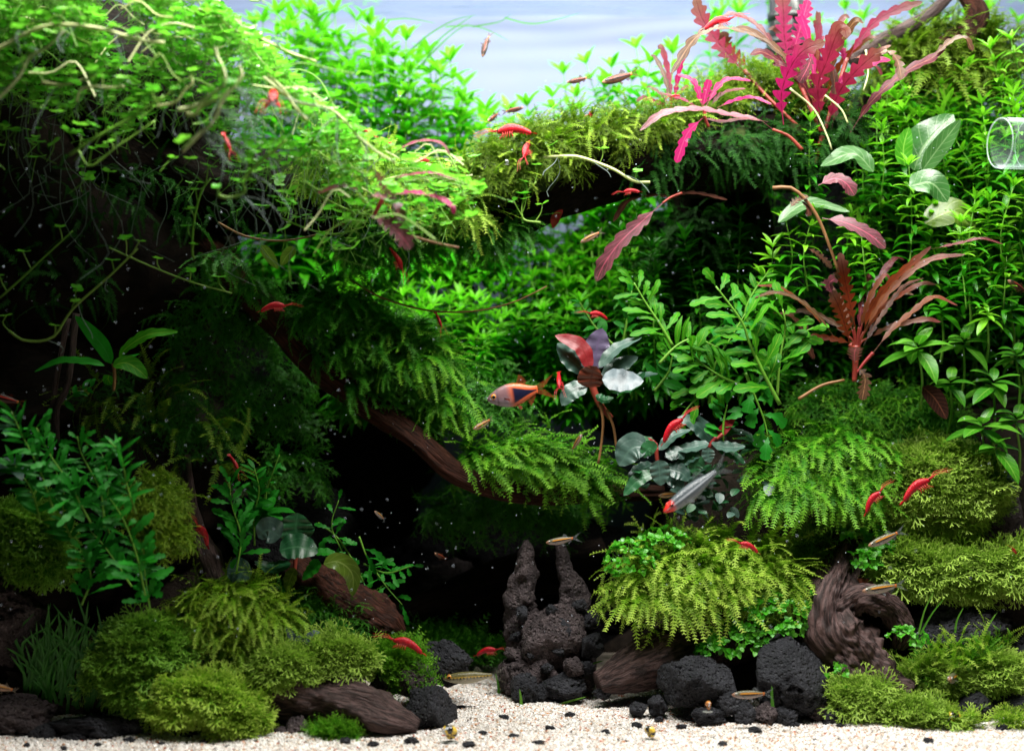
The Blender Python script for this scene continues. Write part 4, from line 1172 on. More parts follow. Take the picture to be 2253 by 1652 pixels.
# right hand thicket: far rows joined, near stems leaf by leaf
for i in range(90):
    x = 1660 + (i * 0.618 % 1) * 640
    tp = rng.uniform(90, 760) if x > 1900 else rng.uniform(330, 760)
    y = 2.95 - tp / 760 * .75 + rng.uniform(-.1, .1)
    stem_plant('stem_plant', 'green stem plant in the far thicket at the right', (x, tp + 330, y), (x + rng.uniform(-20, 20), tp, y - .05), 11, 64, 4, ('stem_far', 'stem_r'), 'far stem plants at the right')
for i in range(16):
    x = 1560 + (i * 0.618 % 1) * 720
    stem_plant('stem_plant', 'soft green stem plant behind the pink leaves at the water surface', (x, 330, 2.9), (x, rng.uniform(10, 110), 2.9), 10, 72, 4, ('stem_bg', 'stem_bg_top'), 'stem plants behind the pink leaves')
NEAR = [  # top px, py, y, length px
    (1783, 270, 1.35, 170, 'fresh green stem with a tall leafy tip directly under the pink plant'),
    (1940, 290, 1.4, 170, 'green stem right beside the base of the pink plant'),
    (2000, 365, 1.25, 260, 'tall bright stem between the two pale broad leaves'),
    (1790, 470, 1.15, 170, 'yellow green stem with a bright rosette left of the mauve leaf'),
    (1730, 490, 1.25, 150, 'green stem left of the yellow green rosette stem'),
    (1700, 545, 1.3, 130, 'low green stem at the dark edge left of the rosette stems'),
    (2115, 490, 1.15, 190, 'bright stem below the yellowish round leaf'),
    (2145, 440, 1.35, 180, 'green stem right of the round pale leaf'),
    (2230, 410, 1.3, 220, 'green stem at the right edge below the glass pipe'),
    (2065, 300, 1.6, 200, 'green stem standing just right of the biggest pale leaf'),
    (2180, 110, 1.7, 240, 'tallest bright stem at the upper right'),
    (2225, 90, 1.7, 240, 'bright stem at the upper right edge'),
    (2120, 160, 1.75, 220, 'bright stem left of the tallest one at the upper right'),
    (2080, 230, 1.7, 190, 'bright stem right of the drooping pink leaf tip'),
    (2230, 210, 1.5, 220, 'bright leafy stem above the glass pipe'),
    (2160, 230, 1.55, 220, 'dense green stem left of the glass pipe'),
    (2010, 180, 1.8, 160, 'small green stem at the end of the arching pink leaf'),
    (1900, 330, 1.5, 160, 'green stem above the mauve leaf tip'),
    (1870, 480, 1.45, 130, 'green stem behind the mauve leaves'),
    (1940, 460, 1.5, 150, 'darker green stem right of the mauve leaves'),
    (1680, 610, 1.5, 120, 'short green stem at the top of the veined fern plants'),
    (2060, 560, 1.45, 160, 'green stem behind the arching rusty leaves'),
    (2215, 560, 1.4, 170, 'green stem at the right edge beside the rusty leaf tips'),
    (2180, 330, 1.6, 160, 'dim green stem left of the glass pipe rim'),
]
for (x, tp, y, ln, lb) in NEAR:
    stem_plant('stem_plant', lb, (x + rng.uniform(-15, 15), tp + ln, y + .05), (x, tp, y), max(7, ln // 20), 58, 4, ('stem_r', 'stem_r_top'), 'near stem plants at the right', parts=True, wid=1.05)


for i in range(26):
    x = 1880 + (i * 0.618 % 1) * 400; tp = rng.uniform(60, 560); yd = 1.95 - tp / 560 * .55 + rng.uniform(-.12, .12)
    stem_plant('stem_plant', 'fresh green stem within the dense right hand thicket', (x + rng.uniform(-20, 20), tp + 200, yd + .05), (x, tp, yd), 11, 58, 4, ('stem_r', 'stem_r_top'), 'inner stem plants of the right thicket', parts=True, wid=1.1)


def leaf_list(name, label, base, leaves, cat='plant', stalks=(), hint=(0, -.55, .8), group=None):
    """leaves: (pts px, W px, material, opts)"""
    root = thing(name, label, cat, P(*base), group)
    for lf in leaves:
        pts, W, mat = lf[:3]
        o_ = dict(lf[3]) if len(lf) > 3 else {}
        yv = pts[0][2]
        o_.setdefault('hint', hint)
        if 'lobes' in o_ and o_.get('prof') == 'strap':
            W = W * .68
            if W < 26: o_['lobes'] = (o_['lobes'][0] - 1, .52, .75)
        mb = MB(); mb.add(*big_leaf([P(*q) for q in pts], W * K(yv), **o_))
        obj('leaf', mb, MT[mat], root)
    for st in stalks:
        pts, r_, mat = st[:3]
        C = spline([P(*q) for q in pts], 14)
        mb = MB(); mb.add(*tube(C, np.linspace(1.15, .8, 14) * r_ * K(pts[0][2]), 6)); obj(st[3] if len(st) > 3 else 'stalk', mb, MT[mat], root)
    return root


def yy(pts, y0, y1=None):
    n_ = len(pts)
    y1 = y0 if y1 is None else y1
    return [(p[0], p[1], y0 + (y1 - y0) * i / max(1, n_ - 1)) for i, p in enumerate(pts)]


LOB = dict(n=90, lobes=(8, .86, .36), prof='strap', fold=.10, pet=.12)
LOBs = dict(n=64, lobes=(6, .80, .36), prof='strap', fold=.12, pet=.1)
FACE = (0, -1, .15)   # blade turned to the viewer
BACKF = (0, .9, -.35)  # the underside turned to the viewer
leaf_list('pink_fern_plant', 'tall hot pink toothed plant at the upper right under the water surface', (1809, 290, 1.3), [
    (yy([(1805, 282), (1800, 191), (1819, 136), (1843, 72), (1858, 66), (1862, 84)], 1.3, 1.1), 66, 'pink', {**LOB, 'hint': FACE}),
    (yy([(1724, 275), (1719, 211), (1737, 153), (1768, 112), (1816, 93)], 1.2, 1.0), 62, 'pink', {**LOB, 'hint': FACE}),
    (yy([(1819, 283), (1843, 211), (1877, 164), (1928, 119), (1952, 116)], 1.3, 1.05), 56, 'pink', {**LOB, 'hint': FACE}),
    (yy([(1925, 120), (1955, 114), (1975, 135), (1984, 176)], 1.05, .95), 40, 'brown', LOBs),
    (yy([(1870, 293), (1911, 232), (1962, 181), (2006, 150), (2054, 126), (2085, 98)], 1.35, 1.25), 34, 'rpink', {**LOB, 'hint': (0, -.8, .5)}),
    (yy([(2050, 128), (2090, 92), (2122, 84), (2140, 112)], 1.25, 1.2), 34, 'brown', LOBs),
    (yy([(1737, 150), (1726, 85), (1724, 34), (1720, -20)], 1.55), 58, 'pink', {**LOB, 'hint': FACE}),
    (yy([(1741, 130), (1761, 61), (1778, 0)], 1.6), 54, 'hot', {**LOB, 'hint': FACE}),
    (yy([(1638, 160), (1580, 95), (1546, 44), (1530, -5)], 1.6), 62, 'pink', {**LOB, 'hint': FACE}),
    (yy([(1727, 140), (1693, 95), (1638, 72), (1580, 62), (1529, 85), (1476, 165)], 1.4, 1.2), 44, 'brown', LOB),
    (yy([(1720, 140), (1693, 89), (1659, 51), (1614, 32), (1580, 45)], 1.55), 38, 'rpink', LOB),
    (yy([(1863, 135), (1894, 85), (1932, 44), (1979, 20), (2030, 5)], 1.55), 34, 'pink', {**LOB, 'hint': FACE}),
    (yy([(1860, 140), (1850, 106), (1826, 92)], 1.5), 32, 'pink', LOBs),
    (yy([(1799, 116), (1804, 85), (1793, 45)], 1.6), 30, 'pink', LOBs),
    (yy([(1788, 118), (1778, 147), (1759, 182)], 1.2), 34, 'mauve', {**LOBs, 'hint': FACE}),
    (yy([(1872, 130), (1915, 120), (1960, 100)], 1.6), 24, 'rust', LOBs),
    (yy([(1890, 130), (1925, 145), (1940, 165)], 1.6), 24, 'rpink', LOBs),
    (yy([(1650, 150), (1600, 110), (1590, 70)], 1.7), 60, 'rust', {**LOBs, 'hint': FACE}),
    (yy([(1830, 285), (1838, 230), (1835, 170), (1828, 140)], 1.4), 30, 'dbrown', LOBs),
], stalks=[(yy([(1809, 300), (1800, 330), (1795, 360)], 1.35), 5, 'rstalk'), (yy([(1740, 140), (1780, 230), (1806, 290)], 1.5, 1.35), 5, 'rstalk'), (yy([(1863, 130), (1835, 220), (1812, 290)], 1.55, 1.35), 4.5, 'rstalk'),
           (yy([(1638, 155), (1690, 215), (1800, 320)], 1.6, 1.4), 4, 'rstalk'), (yy([(1738, 195), (1790, 240), (1820, 300), (1830, 330)], 1.25), 2.2, 'runner', 'root'), (yy([(1815, 210), (1850, 240), (1866, 272)], 1.22), 2.2, 'runner', 'root'), (yy([(1905, 110), (1910, 160), (1900, 200)], 1.3), 2, 'runner', 'root')])
leaf_list('small_pink_plant', 'low magenta toothed rosette growing on the arch left of the tall pink plant', (1546, 240, 1.25), [
    (yy([(1546, 238), (1536, 201), (1522, 177), (1490, 165)], 1.25), 30, 'hot', LOBs),
    (yy([(1546, 238), (1553, 205), (1560, 176)], 1.25), 30, 'hot', {**LOBs, 'hint': FACE}),
    (yy([(1553, 235), (1577, 194), (1604, 175), (1652, 178)], 1.25), 32, 'hot', LOBs),
    (yy([(1577, 238), (1614, 222), (1655, 215), (1698, 230)], 1.2), 28, 'hot', LOBs),
    (yy([(1540, 240), (1500, 218), (1450, 205)], 1.3), 24, 'pink', LOBs),
    (yy([(1546, 260), (1512, 295), (1488, 358)], 1.0), 34, 'hot', {**LOBs, 'hint': FACE}),
    (yy([(1560, 236), (1592, 205), (1640, 195)], 1.35), 24, 'rpink', LOBs),
], stalks=[(yy([(1550, 236), (1552, 262), (1560, 280)], 1.28), 4, 'rstalk')])
leaf_list('arching_pink_leaf', 'long greyish pink toothed leaf arching left over the moss below the magenta rosette', (1747, 300, 1.1), [
    (yy([(1700, 285), (1666, 262), (1604, 252), (1536, 240), (1460, 250), (1408, 288)], 1.1, .95), 46, 'mauve', {**LOB, 'lobes': (9, .5, .5)}),
    (yy([(1690, 268), (1640, 262), (1590, 268), (1555, 262)], 1.1), 26, 'rpink', LOBs),
], stalks=[(yy([(1765, 330), (1735, 300), (1700, 285)], 1.15), 4, 'rstalk')])
leaf_list('pink_arch_plant', 'cluster of narrow pink and brown toothed leaves on the lower left of the arch', (846, 430, .85), [
    (yy([(853, 396), (904, 384), (956, 381), (1015, 400)], -0.10), 18, 'pink', LOBs),
    (yy([(850, 432), (904, 423), (956, 432), (990, 450), (1000, 472)], -0.15), 33, 'hot', LOBs),
    (yy([(806, 433), (836, 431), (865, 447), (888, 489)], -0.20), 57, 'mauve', LOBs),
    (yy([(816, 476), (850, 490), (880, 515), (904, 548)], -0.23), 65, 'mauve', {**LOBs, 'hint': (0, -.8, .5)}),
    (yy([(857, 351), (894, 320), (938, 309), (973, 317), (991, 343)], -0.05), 18, 'pink', LOBs),
    (yy([(824, 372), (843, 402), (864, 428)], -0.15), 39, 'brown', {**LOBs, 'hint': (0, -.9, .4)}),
    (yy([(800, 420), (750, 410), (700, 424)], -0.15), 36, 'rpink', LOBs),
], stalks=[(yy([(846, 432), (830, 460), (820, 480)], -0.10), 5, 'rstalk'), (yy([(905, 520), (960, 535), (1010, 545)], -0.05), 3, 'bstalk')])
leaf_list('hanging_leaf', 'long mauve toothed leaf with a pink midrib hanging under the arch', (1457, 450, 1.1), [
    (yy([(1458, 447), (1416, 484), (1365, 532), (1330, 580), (1312, 618)], 1.1), 56, 'mauve', {**LOB, 'lobes': (6, .4, .5), 'hint': (0, -.9, .45)})],
    stalks=[(yy([(1500, 425), (1475, 435), (1458, 447)], 1.15, 1.1), 3, 'rstalk')])
leaf_list('dark_arching_leaf', 'dark brown narrow leaf arching in the shade under the arch', (1500, 436, 1.3), [
    (yy([(1500, 436), (1433, 430), (1382, 443), (1349, 488)], 1.3), 30, 'dbrown', LOBs), (yy([(1470, 430), (1530, 425), (1600, 440)], 1.3), 26, 'dbrown', LOBs), (yy([(1238, 462), (1224, 480), (1216, 503)], 1.1), 26, 'bucer', {})])
leaf_list('mauve_leaf_plant', 'wilting plant with broad mauve leaves on a bent brown stalk among the right stems', (1829, 560, 1.0), [
    (yy([(1800, 408), (1836, 393), (1862, 404), (1880, 430)], .95), 52, 'mauve', {**LOBs, 'lobes': (6, .25, .3), 'hint': (-.2, -.75, .6)}),
    (yy([(1809, 480), (1860, 490), (1911, 515), (1948, 546)], .9), 56, 'mauve', {**LOBs, 'lobes': (5, .3, .4), 'hint': (-.1, -.8, .55)}),
    (yy([(1737, 458), (1755, 440), (1778, 432)], 1.0), 40, 'brown', LOBs),
    (yy([(1760, 440), (1775, 455), (1780, 475)], 1.0), 26, 'dbrown', LOBs),
    (yy([(1775, 545), (1800, 560), (1830, 590)], 1.05), 40, 'dbrown', LOBs),
], stalks=[(yy([(1700, 414), (1741, 414), (1775, 443), (1802, 484), (1829, 552), (1845, 600)], 1.0), 4, 'bstalk')])
leaf_list('rusty_fern_plant', 'rust orange toothed plant fanning out in the middle of the right side', (1884, 765, 1.1), [
    (yy([(1870, 757), (1850, 687), (1829, 640)], 1.0, .9), 56, 'rust', {**LOB, 'hint': FACE}),
    (yy([(1832, 648), (1824, 625), (1838, 612)], .9, .86), 36, 'mauve', {**LOBs, 'hint': FACE}),
    (yy([(1882, 720), (1863, 636), (1848, 556)], 1.05), 48, 'rust', {**LOB, 'hint': FACE}),
    (yy([(1894, 749), (1928, 680), (1979, 619), (2047, 571), (2124, 560)], 1.0), 24, 'bronze', {**LOB, 'hint': (0, -.8, .5)}),
    (yy([(1897, 749), (1911, 691), (1945, 636), (1996, 588), (2049, 542)], 1.1), 26, 'rust', {**LOB, 'hint': FACE}),
    (yy([(1911, 735), (1945, 687), (1986, 633), (2032, 612)], 1.05), 20, 'bronze', LOB),
    (yy([(1921, 776), (1962, 725), (2006, 687), (2054, 654), (2107, 672)], .95), 26, 'bronze', LOB),
    (yy([(1836, 742), (1802, 697), (1758, 660), (1707, 644), (1660, 655)], .95), 26, 'brown', LOB),
    (yy([(1820, 730), (1780, 680), (1720, 635), (1665, 628)], 1.1), 20, 'bronze', LOB),
    (yy([(1880, 800), (1880, 776), (1884, 764)], 1.0, .8), 50, 'mauve', {**LOBs, 'hint': (0, -.4, 1)}),
    (yy([(1884, 806), (1903, 830), (1897, 880)], .9, .85), 44, 'brown', {**LOBs, 'hint': (0, -.9, .4)}),
    (yy([(1700, 688), (1741, 697), (1775, 738)], 1.2), 34, 'dbrown', LOBs),
    (yy([(1780, 700), (1770, 740), (1790, 790)], 1.2), 30, 'dbrown', LOBs),
    (yy([(1900, 760), (1930, 700), (1935, 640)], 1.2), 26, 'dbrown', LOB),
    (yy([(2030, 851), (2058, 878), (2083, 922)], 1.1), 42, 'dbrown', {'prof': 'ovate', 'hint': FACE}),
    (yy([(2050, 548), (2110, 535), (2160, 525), (2208, 538)], 1.0), 20, 'rpink', LOBs),
], stalks=[(yy([(1884, 760), (1882, 800), (1880, 840)], 1.1), 7, 'rstalk'), (yy([(1870, 757), (1880, 780), (1884, 800)], 1.05), 4, 'rstalk'), (yy([(1921, 776), (1900, 800), (1886, 820)], 1.05), 4, 'rstalk'), (yy([(1757, 878), (1808, 848), (1858, 836)], 1.0), 3.5, 'bstalk', 'runner')])
def fan(name, label, base, y, tips, W, mats, cat='plant'):
    bx, by = base
    lv = []
    for k, (tx, ty) in enumerate(tips):
        mx_, my_ = bx + (tx - bx) * .35, by + (ty - by) * .62
        dy = rng.uniform(-.2, .25)
        lv.append(([(bx + (tx - bx) * .08, by + (ty - by) * .16, y), (mx_, my_, y + dy * .5), (bx + (tx - bx) * .78, by + (ty - by) * .95, y + dy), (tx, ty + rng.uniform(2, 16), y + dy)], W * rng.uniform(.8, 1.15), mats[k % len(mats)], {**LOBs, 'hint': (rng.normal() * .4, -.85, .4)}))
    st = [([(bx, by + 20, y), (bx + (tx - bx) * .05, by + (ty - by) * .1, y), (bx + (tx - bx) * .12, by + (ty - by) * .25, y)], 3, 'rstalk') for tx, ty in tips]
    return leaf_list(name, label, (bx, by, y), lv, cat, st)


fan('pink_fern_plant', 'narrow leaved pink and bronze toothed plant mingled behind the tall hot pink one', (1800, 250), 1.5, [(1690, 60), (1650, 110), (1755, 30), (1800, 20), (1900, 40), (1930, 80), (1870, 30), (1700, 140), (1960, 130), (1840, 60), (1610, 60), (1790, 90)], 36, ['pink', 'rpink', 'hot', 'pink', 'brown', 'rust'])
fan('rusty_fern_plant', 'thin leaved bronze toothed plant behind the rust orange one', (1885, 760), 1.25, [(1960, 600), (2010, 640), (2060, 620), (1990, 560), (1800, 620), (1740, 680), (1770, 740), (1920, 600), (2070, 700), (1830, 600)], 24, ['bronze', 'brown', 'rust', 'rpink'])
fan('small_pink_plant', 'small bronze rosette far left of the pink plants over the moss ridge', (1480, 250), 1.6, [(1430, 120), (1448, 95), (1520, 100), (1420, 190), (1400, 215), (1515, 190)], 20, ['brown', 'pink', 'hot'])
BRO = dict(prof='ovate', n=14, m=2, fold=.15, wav=.08, wk=2)
for lb, lf in (('largest pale green broad leaf standing up beside the glass pipe', (yy([(2010, 375), (2035, 320), (2098, 252)], 1.35), 92, 'broad', {**BRO, 'hint': (-.3, -.9, .3)})),
               ('narrow pale green leaf edge leaning against the largest broad leaf', (yy([(2029, 375), (2066, 324), (2114, 263)], 1.25), 46, 'broad', {**BRO, 'hint': (.5, -.8, .3)})),
               ('dark green upright broad leaf left of the largest pale one', (yy([(1990, 365), (1988, 324), (2000, 280)], 1.3), 40, 'broadg', {**BRO, 'hint': FACE})),
               ('pale arching broad leaf left of the largest one', (yy([(1922, 378), (1877, 338), (1806, 366)], 1.2), 52, 'broad', {**BRO, 'hint': (0, -.7, .7)})),
               ('round pale green leaf curling down among the right stems', (yy([(2001, 410), (2050, 404), (2085, 445)], 1.1), 74, 'broad', {**BRO, 'hint': (-.1, -.75, .6)})),
               ('yellowish round leaf under the round pale one', (yy([(2035, 492), (2098, 466), (2145, 508)], 1.35), 72, 'broady', {**BRO, 'hint': (-.1, -.75, .5)})),
               ('long pale leaf behind the brown stalk and mauve leaves', (yy([(1712, 490), (1775, 448), (1870, 466)], 1.15), 38, 'broad', {**BRO, 'hint': (0, -.7, .7)})),
               ('dull green blade hanging at the dark left shade under the arch', (yy([(575, 540), (590, 560), (612, 592)], .95), 24, 'broady', {**BRO, 'hint': FACE})),
               ('second dull green blade beside it in the shade under the arch', (yy([(650, 545), (632, 562), (618, 585)], .95), 26, 'broady', {**BRO, 'hint': FACE}))):
    leaf_list('broad_leaf', lb, lf[0][0], [lf], cat='leaf')


def whorl(name, label, c, n, L, W, mat, prof='ovate', elev=(.0, .9), rows=2, stem=None, cat='plant', bend=.8, group=None, smat='stalk', seed=0, m=2, wav=0.0, tilt=(0, -.35, 1), az=None):
    """rosette of n leaves around (px,py,y), every leaf an object sharing mesh data"""
    C = P(*c); s = K(c[2])
    root = thing(name, label, cat, C if stem is None else P(*stem), group)
    o0 = np.array(root.location)
    r = np.random.default_rng(seed + int(c[0]))
    up = nrm(np.array(tilt))
    e1 = nrm(np.cross(up, [.2, 1, .1])); e2 = np.cross(up, e1)
    mk = [leafmesh(f'{prof}{b_:.1f}{W / L:.1f}', mat, L=1, W=W / L, prof=prof, n=7, m=m, bend=b_, up=.15, fold=.18, wav=wav) for b_ in (bend * .6, bend, bend * 1.4)]
    for i in range(n):
        rw = i * rows // n
        a = (az[i] if az else i * 2.4 + r.normal() * .2)
        el = elev[0] + (elev[1] - elev[0]) * (rw + r.uniform(0, .6)) / rows
        d = (math.cos(a) * e1 + math.sin(a) * e2) * math.cos(el) + up * math.sin(el)
        l = L * s * (1 - .35 * rw / max(1, rows)) * r.uniform(.8, 1.15)
        put('leaf', mk[i % 3], M4(basis(d[None], up)[0] * l, C - o0 + up * (rw * .02)), root)
    if stem is not None:
        mb = MB(); mb.add(*tube(spline([P(*stem), (P(*stem) + C) / 2 + np.array([.02, 0, 0]), C], 10), np.linspace(1.3, .8, 10) * 3 * s, 6)); obj('stem', mb, MT[smat], root)
    return root


W_ = [(2020, 772, 1.0, 9, 86, 36, 'broadg', 'star shaped broad green plant right of the rusty fern plant', (2025, 900, 1.2)),
      (2172, 700, 1.15, 12, 50, 16, 'stem_r_top', 'bright narrow leaved rosette at the right above the broad leaved plants', (2165, 820, 1.3)),
      (2120, 760, 1.25, 9, 70, 28, 'broadg', 'green whorl between the star shaped plant and the bright rosette', (2110, 900, 1.4)),
      (2185, 850, 1.2, 10, 76, 34, 'broadg', 'broad green whorl under the bright narrow rosette', (2180, 990, 1.4)),
      (2090, 850, 1.2, 8, 64, 28, 'broadg', 'green whorl above the dark brown hanging leaf', (2085, 960, 1.4)),
      (2160, 945, 1.1, 9, 86, 38, 'broadg', 'large green whorl at the right with leaves hanging to the liverwort', (2160, 1080, 1.3)),
      (2235, 930, 1.15, 9, 76, 34, 'broadg', 'green whorl at the right edge above the dark stone', (2240, 1060, 1.3)),
      (2235, 790, 1.3, 9, 66, 28, 'broadg', 'green whorl at the right edge above the other broad whorls', (2240, 920, 1.4)),
      (2190, 990, 1.05, 7, 86, 36, 'broadg', 'lowest green whorl with a long leaf pointing down beside the liverwort', (2200, 1080, 1.25)),
      (2070, 690, 1.35, 9, 56, 20, 'stem_r', 'dim green rosette behind the star shaped plant', (2070, 800, 1.5)),
      (2130, 640, 1.4, 9, 56, 20, 'stem_r', 'dim green rosette right of the rusty leaf tips', (2130, 760, 1.5)),
      (2225, 690, 1.4, 9, 60, 22, 'stem_r', 'dim green rosette at the right edge under the hiding fish', (2225, 800, 1.5))]
for (x, y_, yd, n_, L, W, mt_, lb, st) in W_:
    whorl('whorl_plant', lb, (x, y_, yd), n_, L, W, mt_, 'lance', (-.5, .9), 3, st)


def pinnate(name, label, pts, n, L, W, mat, prof='lance', sm='stalk', spread=.9, lobes=None, cat='plant', r_=3, face=(0, -.8, .55), grow=.35, jit=.28):
    """stalk with leaves on both sides; every leaf its own object"""
    C = spline([P(*q) for q in pts], 24)
    root = thing(name, label, cat, C[0])
    s = K(pts[0][2])
    T = nrm(np.gradient(C, axis=0))
    f = nrm(np.array(face))
    mb = MB(); mb.add(*tube(C, np.linspace(1.2, .5, 24) * r_ * s, 6)); obj('stalk', mb, MT[sm], root)
    for i in range(n):
        t = .1 + .9 * (i + 1) / n
        c = np.array([np.interp(t, np.linspace(0, 1, 24), C[:, k]) for k in range(3)])
        d = np.array([np.interp(t, np.linspace(0, 1, 24), T[:, k]) for k in range(3)])
        sd = nrm(np.cross(d, f)) * (1 if i % 2 else -1)
        tip = i >= n - 1
        q = nrm(d * (1.2 - spread * .6) + (0 if tip else 1) * sd * spread + rng.normal(size=3) * jit)
        l = L * s * (1 - grow * t) * rng.uniform(1 - jit, 1 + jit)
        e = c + q * l * .55 + f * l * .06
        z = c + q * l + d * l * .12 - np.array([0, 0, l * .06]) - f * l * .08
        opt = dict(n=20, lobes=lobes, prof='spoon', fold=.12) if lobes else dict(n=8, prof=prof, fold=.2)
        mb = MB(); mb.add(*big_leaf([c, e, z], W * s * (1 - grow * t * .7), hint=nrm(f + rng.normal(size=3) * .3), **opt))
        obj('leaf', mb, MT[mat], root)
    return root


LB3 = (3, .55, .45)
pinnate('veined_fern', 'bright yellow veined fern like stalk left of the rusty plant', yy([(1716, 890), (1683, 827), (1649, 755), (1632, 708), (1575, 630)], 1.0, .9), 19, 92, 30, 'fern', lobes=LB3, r_=4)
pinnate('veined_fern', 'darker right branch of green veined leaves close to the yellow veined stalk', yy([(1710, 870), (1716, 790), (1728, 720), (1722, 680)], 1.05), 13, 84, 32, 'fern', lobes=LB3)
pinnate('green_fern', 'pale veined green stalk reaching up left of the yellow veined fern', yy([(1480, 760), (1450, 710), (1420, 665), (1395, 622)], 1.1), 16, 74, 20, 'fern', lobes=LB3)
pinnate('green_fern', 'bushy light green stalk leaning right below the pale veined stalk', yy([(1450, 800), (1490, 760), (1530, 745), (1580, 765)], 1.1), 18, 76, 16, 'fern', spread=1.0)
pinnate('green_fern', 'green stalk leaning out over the dark gap right of the violet leaved plant', yy([(1640, 850), (1590, 830), (1545, 800), (1520, 770)], 1.05), 13, 80, 30, 'fern', lobes=LB3)
pinnate('green_fern', 'dim green feathery stalk behind the yellow veined fern', yy([(1660, 740), (1640, 690), (1660, 640), (1690, 600)], 1.3), 13, 52, 16, 'fern')
pinnate('green_fern', 'dim feathery stalk behind the red shrimp over the thicket', yy([(1350, 760), (1310, 720), (1290, 690), (1275, 665)], 1.4), 12, 40, 14, 'deepg')
pinnate('green_fern', 'dim feathery stalk rising in front of the thicket under the hanging leaf', yy([(1370, 760), (1380, 700), (1390, 640)], 1.4), 12, 40, 14, 'deepg')
pinnate('green_fern', 'forked deep green plant standing behind the red leaved rosette', yy([(1590, 985), (1592, 930), (1600, 890)], 1.0), 10, 46, 22, 'deepg', lobes=(3, .4, .2))
pinnate('green_fern', 'broad drooping green leaves under the yellow veined fern', yy([(1640, 820), (1660, 870), (1680, 920), (1690, 960)], 1.0), 8, 60, 40, 'deepg', lobes=LB3)
pinnate('green_fern', 'dark green leafy stalk behind the violet leaved plant', yy([(1440, 860), (1470, 820), (1480, 780)], 1.25), 9, 56, 24, 'deepg')
pinnate('green_fern', 'lime veined stalk arching right just behind the yellow veined fern', yy([(1690, 880), (1710, 800), (1760, 740), (1790, 720)], 1.1), 15, 66, 24, 'fern', lobes=LB3)
pinnate('green_fern', 'deep green lobed stalk crossing behind the two light veined stalks', yy([(1560, 890), (1570, 810), (1610, 740), (1640, 690)], 1.2), 16, 70, 26, 'deepg', lobes=LB3)
pinnate('green_fern', 'low drooping lobed green stalk above the slate rosettes', yy([(1600, 800), (1560, 850), (1520, 890), (1500, 915)], 1.1), 12, 64, 24, 'fern', lobes=LB3)
# left side green plants
for k, (pts, n_, L, W, mt_, yv, lb) in enumerate((
    ([(120, 1130), (90, 1040), (50, 960), (25, 905)], 32, 62, 12, 'deepg', .05, 'blurred green strap leaved stalk at the far left edge'),
    ([(200, 1150), (150, 1060), (110, 1000), (80, 940)], 34, 66, 15, 'deepg', .1, 'dense green lobed plant at the left middle'),
    ([(300, 1130), (280, 1070), (265, 1000), (240, 970)], 28, 66, 12, 'deepg', .0, 'bright green strap leaves in front of the olive moss mound'),
    ([(230, 1160), (220, 1080), (180, 1000), (170, 960)], 34, 58, 13, 'deepg', .2, 'upright green stalk behind the strap leaves at left'),
    ([(320, 1310), (300, 1220), (270, 1140), (230, 1080)], 34, 60, 16, 'deepg', .1, 'tall green stalk over the dark gap left of the olive mound'),
    ([(180, 1330), (200, 1270), (180, 1210)], 26, 58, 18, 'deepg', .15, 'low green leafy plant above the dark strands'),
    ([(330, 1340), (320, 1270), (315, 1210)], 26, 56, 17, 'deepg', .2, 'dark green plant with yellow edged leaves above the liverwort mound'),
    ([(520, 1260), (530, 1180), (510, 1110), (505, 1060)], 34, 58, 14, 'deepg', .6, 'bushy dark green plant right of the shrimp on the stick'),
    ([(590, 1160), (585, 1090), (600, 1040), (615, 1000)], 14, 44, 14, 'deepg', 1.0, 'dim feathery stalk in the shadow above the round leaves'),
    ([(740, 1330), (760, 1240), (730, 1160), (745, 1100)], 13, 46, 16, 'deepg', .95, 'dim feathery stalk left of the cave'),
    ([(790, 1180), (810, 1230), (850, 1290), (885, 1330)], 15, 46, 16, 'deepg', 1.05, 'feathery green stalk hanging down into the cave mouth'),
    ([(800, 1240), (850, 1260), (905, 1245)], 11, 40, 14, 'deepg', 1.05, 'short feathery stalk pointing right into the cave mouth'),
    ([(700, 1150), (740, 1180), (775, 1230), (800, 1280)], 12, 44, 18, 'deepg', .95, 'feathery stalk behind the yellowish hanging leaf'),
    ([(90, 1150), (70, 1080), (30, 1020)], 24, 60, 15, 'deepg', .2, 'low ragged green stalk at the left edge under the strap leaves'),
    ([(250, 1200), (230, 1130), (240, 1060), (225, 1000)], 30, 58, 14, 'deepg', .3, 'ragged green stalk in the middle of the left plant group'),
    ([(170, 1210), (140, 1140), (140, 1080), (120, 1030)], 30, 58, 14, 'deepg', .25, 'ragged green stalk leaning left in the left plant group'),
    ([(290, 1290), (250, 1230), (220, 1190), (190, 1160)], 24, 56, 16, 'deepg', .3, 'ragged green stalk bending left over the dark strands'),
    ([(560, 1200), (560, 1130), (570, 1080), (560, 1030)], 26, 50, 14, 'deepg', .8, 'shadowed green stalk left of the round leaves'),
    ([(120, 900), (160, 870), (200, 850)], 9, 36, 14, 'deepg', .9, 'tiny leafy sprig on the twigs at left'),
)):
    pinnate('green_plant', lb, yy(pts, yv + .05, yv), n_, L, W * (1.25 if k in (1, 3, 4, 5, 6, 7) else 1), mt_, prof='lance', lobes=(4, .6, .5) if k < 13 and k != 0 and k != 2 else None, jit=.5 if k < 13 else .28, r_=2)
